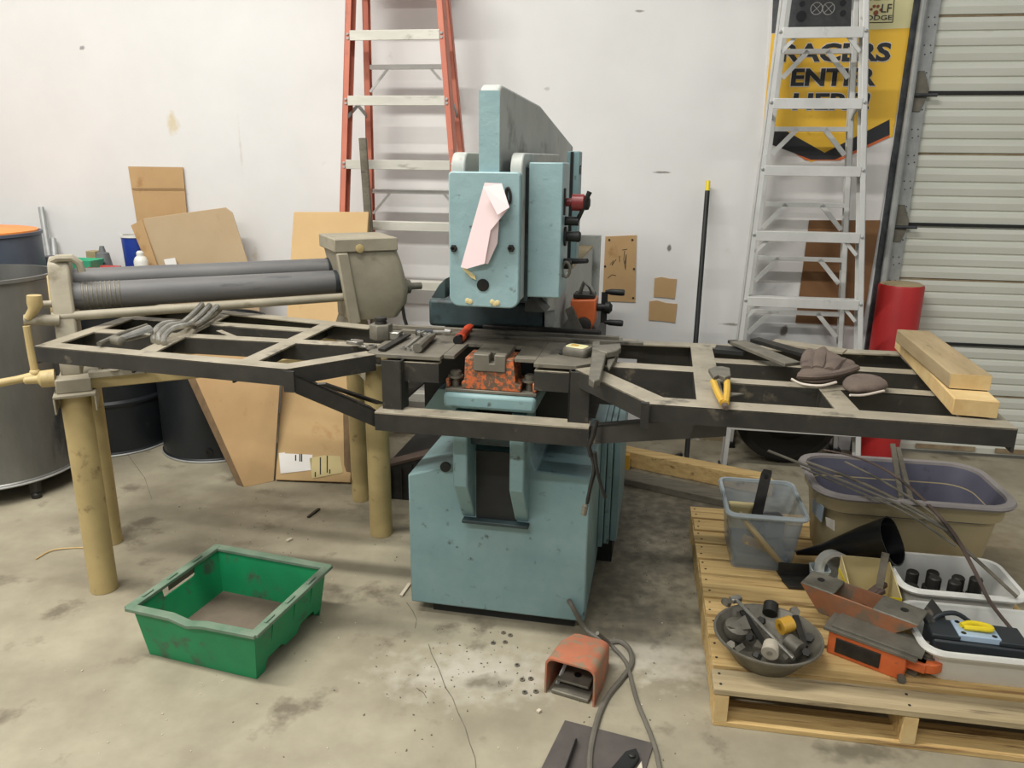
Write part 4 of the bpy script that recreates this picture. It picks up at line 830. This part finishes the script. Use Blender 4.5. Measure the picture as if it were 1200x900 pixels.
# hopper bracket: trapezoid trough with two drilled ears
hp = thing('hopper_bracket','worn orange-brown folded steel bracket with two drilled ears','bracket',P)
hz = .265; c0,c1h = P.Z(938,683,hz),P.Z(1075,735,hz); b0,b1 = P.Z(962,727,.205),P.Z(1034,747,.205)
b0 = P.Y(964,724,c0.y*.0+.25); 
fl_ = P.Z(938,683,hz); fr_2 = P.Z(1076,734,hz); dirx = (fr_2-fl_).normalized(); diry = V((-dirx.y,dirx.x,0)); LL = (fr_2-fl_).length
Q = lambda s,t_,z: fl_+dirx*s+diry*t_+V((0,0,z))
MB().slab([Q(0,0,0),Q(.06,.015,-.085),Q(LL-.09,.015,-.085),Q(LL,0,0)],.006).build('front_face', K['rustor'], hp, .001)
MB().slab([Q(.0,.10,0),Q(LL,.10,0),Q(LL-.09,.085,-.085),Q(.06,.085,-.085)],.006).build('back_face', K['rustor'], hp, .001)
MB().slab([Q(.06,.015,-.085),Q(.06,.085,-.085),Q(LL-.09,.085,-.085),Q(LL-.09,.015,-.085)],.006).build('trough_floor', K['rustst'], hp)
for s0,s1 in ((0,.10),(LL-.125,LL)):
    e = MB().slab([Q(s0,0,.004),Q(s1,0,.004),Q(s1,.10,.004),Q(s0,.10,.004)],.008).build('ear', K['iron'], hp, .004)
    s = (s0+s1)/2; MB().lathe(Q(s+(.01 if s0 else -.008),.055,.0045),[(.011,0),(.011,.001)],16).build('ear_hole', K['blackp'], e)
for k,(s,a,rz) in enumerate(((.13,.05,.2),(.17,.06,1.0),(.15,.04,-.3))):
    o = MB().obox(Q(s,a,-.055),(.08,.022,.03),rz,.2,.1).build('rusty_lump', K['rustst'],None,.003); place(o,P); tag(o,'rusty brown steel lump lying in the folded bracket','lump','lumps in the folded bracket')
# orange die shoe under the bracket
ds = thing('die_shoe','orange cast die shoe with dark plate and bolted lug under the folded bracket','casting',loc=P.w((.45,.215,PH)),rz=P.rz-.52)
MB().prism([(-.105,0),(.095,0),(.105,.0225),(.105,.075),(-.105,.075)],'y',-.045,.045).build('shoe_body', K['orangec'], ds, .004)
MB().box(-.082,.04,-.049,-.044,.014,.06).build('dark_plate', K['dkiron'], ds, .001); MB().box(-.12,.13,-.052,.06,.075,.085).box(-.10,.14,-.04,.055,.085,.092).build('shim_plate', K['iron'], ds, .001)
lg = MB().lathe((.14,.03,.03),[(.045,0),(.045,.03)],24).box(.08,.15,-.02,.07,.03,.06).build('lug', K['orangec'], ds, .003); MB().lathe((.145,.03,.06),[(.022,0),(.022,.006),(.017,.006),(.017,.016),(.012,.016),(.012,.024)],18).build('lug_bolt', K['iron'], ds)
MB().lathe((.10,-.045,.012),[(.012,0),(.012,.014)],14,(.3,-1,0)).build('stud', K['iron'], ds); MB().box(.10,.13,.0,.06,.0,.03).build('lug_foot', K['iron'], ds)
for px,py,mt in ((917,683,'coal'),):
    kb2 = thing('steel_channel','short black steel channel offcut lying on the pallet boards','offcut',P); a = P.Z(912,680,PH); 
    MB().slab([a+V((0,.03,.055)),a+V((.115,.035,.055)),a+V((.115,.03,.012)),a+V((0,.025,.012))],.006).slab([a+V((.01,.0,.012)),a+V((.12,.005,.012)),a+V((.12,.06,.012)),a+V((0,.05,.012))],.006).slab([a+V((.025,-.055,.012)),a+V((.13,-.05,.012)),a+V((.12,.005,.012)),a+V((.01,.0,.012))],.012).build('channel', K['dkiron'], kb2, .001)
# bowl with parts
bw_ = thing('steel_bowl','shallow grey steel bowl full of bushings nuts and bolts','bowl',loc=P.w((.153,.165,PH)),rz=P.rz)
MB().lathe((0,0,0),[(.085,0),(.09,.003),(.132,.06),(.144,.078),(.152,.08),(.153,.086),(.146,.086),(.128,.062),(.085,.008),(0,.008)],48).build('bowl_shell', K['iron'], bw_, ang=.5)
BW = lambda px,py,z: P.Z(px,py,z)
def ringpart(name, label, px, py, z, r, h, ri, mat, ax, grp=None):
    c = P.Z(px,py,z); o = MB().lathe(c,[(ri,0),(r,0),(r,h),(ri,h),(ri,0)],22,ax).build(name, mat, None, .001); place(o,P); return tag(o,label,'bushing',grp)
ringpart('bushing','amber-sided steel bushing lying in the steel bowl',914,735,.20,.024,.04,.012,K['ywrap'],(.8,.45,.1))
c = P.Z(913.5,735,.20); o = None
ringpart('bushing','pale grey bushing at the front of the steel bowl',902,766,.19,.024,.035,.010,K['straw'],(.3,.9,.2))
ringpart('bushing','dark grey bushing at the back of the steel bowl',902,719,.20,.022,.035,.008,K['dkiron'],(.2,.8,.4))
ringpart('bushing','grey hexagonal bushing at the right of the steel bowl',938,762,.19,.023,.045,.009,K['iron'],(-.6,.7,.1))
o = MB().lathe(P.Z(862,742,.165),[(.034,0),(.038,.012),(.036,.03),(.02,.042),(.0,.045)],20,(.1,-.2,1)).build('round_cap', K['iron']); place(o,P); tag(o,'round grey cap in the steel bowl beside the folded clip','cap')
o = MB().slab([P.Z(852,735,.20),P.Z(873,722,.215),P.Z(880,738,.20),P.Z(866,740,.19)],.006).build('folded_clip', K['iron'],None,.001); place(o,P); tag(o,'bent grey sheet clip on the round cap in the bowl','clip')
o = MB().prism([(0,0),(.05,0),(.03,.07)],'z',0,.01).build('steel_wedge', K['iron'],None,.001); o.location = P.w(P.Z(882,760,.18)); o.rotation_euler = (0,.2,P.rz); tag(o,'grey steel wedge in the middle of the bowl','wedge')
rod = thing('ratchet_handle','long chrome handle lying across the steel bowl','tool',P)
r0,r1 = P.Z(862,702,.235),P.Z(930,772,.205); MB().cyl(r0,r1,.006,n=12).build('shaft', K['chrome'], rod); MB().obox(r0,(.035,.022,.016),.6).build('head', K['chrome'], rod, .003)
for k,(px,py,r) in enumerate(((850,708,.016),(872,716,.014),(868,762,.016),(886,771,.014),(922,770,.016),(948,748,.014),(930,718,.016),(880,748,.012),(912,758,.014),(893,728,.013),(858,757,.013),(945,765,.012),(905,750,.014),(874,735,.013))):
    o = MB().lathe(P.Z(px,py,.185),[(r*.45,0),(r,0),(r,r*.9),(r*.45,r*.9)],6,(random.uniform(-1,1),random.uniform(-1,1),1)).build('hex_nut', K['dkiron' if k%2 else 'iron']); place(o,P); tag(o,'loose hexagon nut among the parts in the bowl','nut','nuts in the steel bowl')
MBs = MB().strip([P.Z(870,716,.20),P.Z(900,762,.18)],.018,.008).build('black_link', K['dkiron']); place(MBs,P); tag(MBs,'dark flat link lying under the chrome handle','link')
MBs = MB().strip([P.Z(932,722,.21),P.Z(943,758,.19)],.018,.008).build('black_link', K['dkiron']); place(MBs,P); tag(MBs,'dark flat link against the bowl wall beside the amber bushing','link')
# long strips over the tote
def pstrip(pts, wd, t, mat, label):
    o = MB().strip(smooth(pts,4), wd, t).build('steel_strip', mat); place(o,P); return tag(o,label,'strip')
rimF = lambda x: V((x,.70,.432))
def T(px,py,z): return P.Z(px,py,z)
pstrip([T(945,541,.47),T(1010,566,.445),T(1090,607,.40),T(1127,640,.36),T(1192,700,.26)],.016,.004,K['plank'],'long dark steel strip crossing the tote and ending in the rear white tub')
pstrip([T(965,527,.50),T(1010,538,.475),T(1055,562,.445),T(1110,615,.40),T(1140,665,.33),T(1160,705,.26),T(1186,738,.215)],.013,.003,K['rustst'],'long bowed brown strip arching over the storage tote')
pstrip([T(940,548,.45),T(1000,574,.44),T(1060,600,.42),T(1120,640,.37)],.010,.003,K['iron'],'thin pale strip lying low across the tote rim')
pstrip([T(990,541,.47),T(1040,567,.45),T(1095,604,.41),T(1135,652,.34)],.010,.003,K['plank'],'thin grey strip lying across the middle of the tote')
pstrip([T(900,528,.50),T(960,552,.47),T(1050,590,.43),T(1110,622,.39)],.014,.004,K['iron'],'grey strip sticking out furthest over the tote corner')
for k,(a,b) in enumerate((((1046,520),(1056,585)),((1052,524),(1068,588)))):
    o = MB().strip([P.Y(*a,1.06),P.Y(*b,.95)],.018,.006).build('upright_bar', K['plank']); place(o,P); tag(o,('dark steel bar standing upright against the back of the tote','second steel bar standing beside the upright one in the tote')[k],'bar')
# ================================================================== THINGS ON THE TABLE
def MT(px,py,z=TZ+.003): return M.Z(px,py,z)
def mput(o,label,cat,grp=None): place(o,M); return tag(o,label,cat,grp)
for k,dx in enumerate((0,9,18)):
    pts = [MT(237+dx,356+k*1.2,TZ+.055),MT(226+dx,368+k,TZ+.03),MT(212+dx,379+k,TZ+.012),MT(205+dx*.9,378+k*1.6,TZ+.03),MT(190+dx*.75,380+k*2.2,TZ+.035),MT(180+dx*.7,390+k*2.2,TZ+.018),MT(180+dx*.7,400+k*1.2,TZ+.004)]
    o = MB().tube(smooth(pts,4),[.009]*(4*6+1),8).build('bent_rod', K['chrome']); mput(o,('bent steel rod of three on the left bay, outermost one','bent steel rod of three on the left bay, middle one','bent steel rod of three on the left bay, one beside the clevis')[k],'rod')
cl = thing('clevis_tool','long tapered steel tool with round pivot end on the left bay','tool',M)
a,b = MT(138,399,TZ+.018),MT(176,387,TZ+.03); MB().tube([a,lerp(a,b,.5),b],[.010,.014,.018],10).build('shaft', K['chrome'], cl); MB().lathe(a,[(.014,-.02),(.014,.02),(.008,.024)],16,(b-a).normalized().cross(V((0,0,1)))).build('pivot', K['iron'], cl)
o = MB().tube([MT(116,403,TZ+.012),MT(140,392,TZ+.014),MT(172,381,TZ+.016)],[.008,.008,.006],8).build('steel_pin', K['iron']); mput(o,'slim grey steel pin beside the tapered tool on the left bay','pin')
tl = MB().tube(smooth([MT(258,362,TZ+.02),MT(246,372,TZ+.014),MT(228,383,TZ+.012)],4),.010,8).build('jaw_tool', K['iron']); mput(tl,'short grey jaw tool tucked under the bent rods','tool')
nu = thing('large_nut','large steel hexagon nut standing on the table with a bolt end in it','nut',loc=M.w(MT(447,397,TZ+.002)),rz=.3)
MB().lathe((0,0,0),[(.017,0),(.036,0),(.038,.004),(.038,.045),(.035,.05),(.02,.05),(.02,.03)],6).build('nut_body', K['iron'], nu, .002); MB().lathe((0,0,.03),[(.019,0),(.019,.025),(.017,.03),(.02,.032),(.02,.04),(.012,.042)],18).build('bolt_end', K['dkiron'], nu)
def wrench(px0,py0,px1,py1,wd,label,z=TZ+.004,mat='chrome'):
    a,b = MT(px0,py0,z+.004),MT(px1,py1,z+.004); d = (b-a).normalized(); n = V((-d.y,d.x,0)); t = thing('wrench',label,'wrench',M,'wrenches on the table')
    MB().slab([a+n*wd*.4,a-n*wd*.4,b-n*wd*.5,b+n*wd*.5],.007).build('shank', K[mat], t, .001)
    jaw = [(-.6,0),(.0,.9),(1.2,1.0),(2.0,.75),(1.9,.35),(1.0,.3),(1.0,-.3),(1.9,-.35),(2.0,-.75),(1.2,-1.0),(.0,-.9)]
    MB().slab([b+d*(u*wd)+n*(v*wd)+V((0,0,.002)) for u,v in jaw],.010).build('open_jaw', K[mat], t, .001)
    MB().lathe(a-d*wd*.5-V((0,0,.008)),[(wd*.45,0),(wd*.85,0),(wd*.85,.01),(wd*.45,.01),(wd*.45,0)],18).build('ring_end', K[mat], t)
for i,(a0,a1,b0,b1) in enumerate(((474,407,492,393),(481,408,499,395),(487,409,505,396))): wrench(a0,a1,b0,b1,.012,('wrench in the row of three beside the big nut, next to the flat bar','wrench in the row of three beside the big nut, middle one','wrench in the row of three beside the big nut, next to the thick grip')[i])
wrench(432,405,422,404,.02,'wide open-end wrench lying beside the large nut')
o = MB().tube([MT(489,408,TZ+.018),MT(500,398,TZ+.02),MT(508,393,TZ+.018)],[.015,.014,.008],10).build('socket_tool', K['iron']); mput(o,'thick grey socket handle lying beside the row of wrenches','tool')
o = MB().strip([MT(447,410,TZ+.008),MT(478,392,TZ+.012)],.022,.006).build('flat_bar', K['dkiron']); mput(o,'thin flat bar slanting beside the large nut','bar')
o = MB().box(*(lambda p:(p.x-.02,p.x+.02,p.y-.02,p.y+.02))(MT(463,397)),TZ+.003,TZ+.028).build('steel_block', K['chrome'],None,.003); mput(o,'small bright steel block behind the flat bar','block')
rt = thing('socket_wrench','chrome socket wrench with dark grip along the guide rail','wrench',M); a,b = MT(487,389,TZ+.012),MT(528,389,TZ+.012)
MB().tube([a,lerp(a,b,.5)],[.010,.009],10).build('grip', K['coal'], rt); MB().tube([lerp(a,b,.48),lerp(a,b,.85)],.006,10).build('shaft', K['chrome'], rt); MB().cyl(lerp(a,b,.83),b,.013,n=14).build('socket', K['chrome'], rt)
kn_ = thing('utility_knife','red-orange utility knife lying on the table','knife',M); a,b = MT(537,398,TZ+.014),MT(551,383,TZ+.014)
MB().tube(smooth([a,lerp(a,b,.35),lerp(a,b,.75),b],3),[.015,.018,.018,.016,.015,.015,.016,.017,.016,.014],10,.75).build('handle', K['redgrip'], kn_)
MB().cyl(lerp(a,b,-.06),lerp(a,b,.08),.015,n=10).build('nose', K['blackp'], kn_); MB().strip([b,lerp(a,b,1.25)],.02,.003).build('blade', K['chrome'], kn_)
tm_ = thing('tape_measure','grey tape measure with yellow label lying on the table','tape measure',loc=M.w(MT(677,416,TZ+.002)),rz=M.rz-.35)
MB().loft([rrect(0,0,.078,.06,.012,0),rrect(0,0,.082,.064,.014,.006),rrect(0,0,.082,.064,.014,.02),rrect(0,0,.074,.056,.012,.026)]).build('case', K['iron'], tm_, ang=.8); MB().loft([rrect(-.004,.002,.062,.046,.01,.026),rrect(-.004,.002,.06,.044,.01,.0275)]).build('yellow_label', K['signc'], tm_)
MB().loft([rrect(-.012,.004,.024,.02,.006,.0275),rrect(-.012,.004,.022,.018,.006,.0285)]).build('label_print', K['ywrap'], tm_)
an = thing('angle_template','heavy grey T-shaped steel clamp lying across the table','clamp',M)
MB().slab([MT(694,409,TZ+.03),MT(690,443,TZ+.03),MT(696,446.5,TZ+.03),MT(703,444,TZ+.03),MT(711,411,TZ+.03)],.02).build('arm', K['iron'], an, .003)
pts = [MT(x,y,TZ+.034) for x,y in ((694,400),(694,408),(711,413),(722,411),(728,407),(727,402),(715,403),(703,404),(703,399))]
MB().slab(pts[::-1],.018).build('curved_head', K['iron'], an, .003); MB().slab([MT(711,428,TZ+.012),MT(714,432,TZ+.012),MT(720,422,TZ+.012),MT(722,417,TZ+.012),MT(712,418,TZ+.012)],.008).build('foot', K['iron'], an, .002)
o = MB().slab([MT(655,414,TZ+.005),MT(658.5,415,TZ+.005),MT(668,402,TZ+.005),MT(665,401,TZ+.005)],.003).build('black_rule', K['blackp']); mput(o,'thin black strip lying beside the tape measure','strip')
# pliers
pr_ = thing('pliers','slip-joint pliers with yellow grips on the right bay','pliers',M)
for pts,mt,nm in (([(836,447),(840,458),(847,472)],'ygrip','grip'),([(852,446),(852,458),(850,473)],'ygrip','grip')):
    MB().tube(smooth([MT(x,y,TZ+.016) for x,y in pts],4),.0085,8).build(nm, K[mt], pr_)
MB().tube([MT(847,471,TZ+.014),MT(850,477,TZ+.012)],.006,8).tube([MT(850,472,TZ+.014),MT(851,478,TZ+.012)],.006,8).build('handle_tip', K['rustst'], pr_)
MB().slab([MT(830,437,TZ+.02),MT(836,447,TZ+.02),MT(842,444,TZ+.02),MT(849,447,TZ+.02),MT(856,445,TZ+.02),MT(855,436,TZ+.02),MT(846,434,TZ+.02),MT(838,434,TZ+.02)][::-1],.012).build('jaws', K['iron'], pr_, .002)
o = MB().slab([MT(842,466,TZ+.006),MT(872,461,TZ+.006),MT(850,459,TZ+.006)],.003).build('steel_shim', K['iron']); mput(o,'pale triangular steel shim lying under the pliers','shim')
# flat bars
for k,(a,b,wd,t,mt) in enumerate((((864,401,.03),(929,427,.02),.055,.010,'iron'),((884,398,.03),(962,420,.02),.04,.012,'dkiron'),((858,400,.02),(878,412,.018),.03,.01,'dkiron'),((838,409,.012),(872,412,.012),.06,.014,'blk'))):
    o = MB().strip([MT(a[0],a[1],TZ+a[2]),MT(b[0],b[1],TZ+b[2])],wd,t).build('flat_bar', K[mt],None,.001); mput(o,('pale wide flat bar on the pile of the right bay','dark flat bar behind the pale one on the right bay','short dark bar under the pile on the right bay','black flat bar lying alone at the left of the pile')[k],'bar')
o = MB().strip([MT(906,400,TZ+.012),MT(990,412,TZ+.010)],.06,.006).build('flat_bar', K['steeltop']); mput(o,'broad worn flat bar lying along the back rim of the right bay','bar')
# gloves
def glove(label, pts, z, cuff):
    t = thing('work_glove',label,'glove',M,'gloves on the table'); c = [MT(x,y,TZ+z) for x,y in pts]; cen = sum(c,V())/len(c); n = len(c)
    rings = [[p+(cen-p)*s_+V((0,0,h_)) for p in c] for s_,h_ in ((.04,-.004),(0,.006),(.06,.014),(.3,.022),(.7,.024))]
    MB().loft(rings).build('glove_body', K['glove'], t, ang=1.2, sub=1)
    return t
g1 = glove('crumpled brown work glove with white cuff lining on the right bay',[(928,445),(940,438),(939,420),(946,412),(958,415),(966,408),(970,416),(985,420),(990,427),(1005,427),(1003,435),(990,442),(978,449),(960,452),(942,450)],.006,0)
MB().tube(smooth([MT(927,444,TZ+.02),MT(940,450,TZ+.01),MT(962,452,TZ+.01),MT(980,448,TZ+.014)],4),.0035,6).build('cuff_lining', K['glovel'], g1)
MB().tube(smooth([MT(936,440,TZ+.022),MT(955,441,TZ+.026),MT(980,438,TZ+.026),MT(1003,431,TZ+.02)],4),[.012]*13,8,.8).build('cuff_roll', K['glove'], g1)
for k,(a,b,c) in enumerate((((946,432),(947,420),(949,410)),((958,432),(960,420),(965,408)),((972,434),(980,424),(990,422)))):
    MB().tube(smooth([MT(*a,TZ+.026),MT(*b,TZ+.028),MT(*c,TZ+.018)],3),[.015,.019,.02,.019,.018,.015,.009],10,.6).build('finger', K['glove'], g1)
g2 = glove('flattened brown work glove lying nearest the timbers',[(984,455),(988,447),(1000,443),(1020,444),(1036,448),(1045,456),(1030,460),(1010,461),(996,462)],.006,0)
MB().tube(smooth([MT(996,463,TZ+.012),MT(1012,463,TZ+.008),MT(1036,458,TZ+.01)],4),.003,6).build('cuff_lining', K['glovel'], g2)
# two timbers on the right end
def timber(name, label, a, b, wd, h, mat, skew=0):
    t = thing(name, label,'timber',M); d = (b-a); n = V((-d.y,d.x,0)).normalized()*wd
    if n.x < 0: n = -n
    z = V((0,0,h)); MB().loft([[a,a+n,a+n+z,a+z],[b,b+n,b+n+z,b+z]]).build('length', mat, t, .003)
    e = (b-a).normalized()*-.001; MB().loft([[a+e+n*.02+z*.03,a+e+n*.98+z*.03,a+e+n*.98+z*.97,a+e+n*.02+z*.97],[a+n*.02+z*.03,a+n*.98+z*.03,a+n*.98+z*.97,a+n*.02+z*.97]]).build('sawn_end', K['woodend'], t); return t
lo0 = MT(1115,486,TZ); lo1 = MT(1048,408,TZ); lo1 = lo0+(lo1-lo0)*1.0
timber('timber_offcut','pale sawn timber block lying directly on the table end',lo0,lo1,.095,.040,K['woodend'])
up0 = M.Z(1111,455,TZ+.042); up1 = M.Z(1049,400,TZ+.042)
timber('timber_offcut','grey weathered timber block stacked on top of the pale timber',up0,up1,.092,.038,K['timber'])
# chain of shackles hanging from the front bar
hk = thing('hanging_wrenches','dark wrenches hanging from a hook on the table front bar','tools',M); HY = -.215
def hy(x,y,d=0): return M.Y(x,y,HY-d)
MB().tube([hy(699,493),hy(695,510),hy(690,524),hy(693,535)],.007,8).build('hook', K['dkiron'], hk); MB().tube(smooth([hy(693,535),hy(697,548),hy(692,570),hy(688,590)],3),[.008,.010,.011,.011,.011,.010,.010,.009,.010,.008],8,.6).build('long_wrench', K['dkiron'], hk)
MB().tube(smooth([hy(697,530,.01),hy(700,552,.01),hy(704,568,.01),hy(709,583,.01)],3),[.010,.009,.008,.008,.008,.008,.008,.009,.010,.009],8,.6).build('short_wrench', K['dkiron'], hk)
MB().cyl(hy(686,592),hy(684,603),.009,n=10).build('socket', K['iron'], hk)
# ================================================================== floor debris
rnd = random.Random(3); db = MB()
for k in range(300):
    if k < 110: x,y = rnd.gauss(560,75),rnd.gauss(775,35)
    elif k < 200: x,y = rnd.uniform(200,860),rnd.uniform(600,895)
    elif k < 250: x,y = rnd.gauss(330,60),rnd.gauss(610,40)
    else: x,y = rnd.uniform(720,840),rnd.uniform(560,760)
    if y < 565 or y > 905 or (470<x<705 and y<735): continue
    p = G.Z(x,y,0); s_ = rnd.uniform(.0012,.0032); db.obox((p.x,p.y,s_*.45),(s_*rnd.uniform(1,2.2),s_,s_*.9),rnd.uniform(0,3))
o = db.build('metal_chips', K['plank']); tag(o,'fine dark metal chips strewn over the concrete floor','debris',kind='stuff')
db = MB()
for k in range(150):
    x,y = rnd.uniform(30,1000),rnd.uniform(560,895)
    if (470<x<705 and y<735) or (820<x): continue
    p = G.Z(x,y,0); s_ = rnd.uniform(.0014,.004); db.obox((p.x,p.y,s_*.45),(s_*1.5,s_,s_*.8),rnd.uniform(0,3))
o = db.build('pale_chips', K['straw']); tag(o,'tiny pale crumbs scattered over the concrete floor','debris',kind='stuff')
for k,(x,y) in enumerate(((578,754),(592,753),(590,742),(606,780),(612,797),(622,796),(615,812),(628,811),(598,745))):
    p = G.Z(x,y,0); o = MB().lathe((p.x,p.y,0),[(.004,0),(.008,0),(.008,.004),(.004,.004),(.004,0)],12).build('slug', K['plank' if k%3 else 'iron']); tag(o,'small punched steel slug on the floor before the teal base','slug','punched slugs on the floor')
for k,((x,y),(x2,y2),lab) in enumerate((((361,606),(374,596),'dark splinter lying on the floor below the flat carton'),((336,634),(342,631),'pale wood sliver on the floor below the flat carton'),((470,698),(480,684),'pale sliver leaning by the lower left of the teal base'),((630,832),(633,834),'pale pebble on the floor left of the foot pedal'))):
    a,b = G.Z(x,y,.005),G.Z(x2,y2,.005); o = MB().strip([a,b],.012,.006).build('splinter', K['dkiron' if k == 0 else 'straw']); tag(o,lab,'splinter')
o = MB().tube(smooth([G.Z(42,655,.004),G.Z(60,645,.006),G.Z(85,642,.004),G.Z(106,642,.004)],4),.003,5).build('straw_strand', K['woodend']); tag(o,'thin straw strand lying beside the nearest pipe leg','strand')
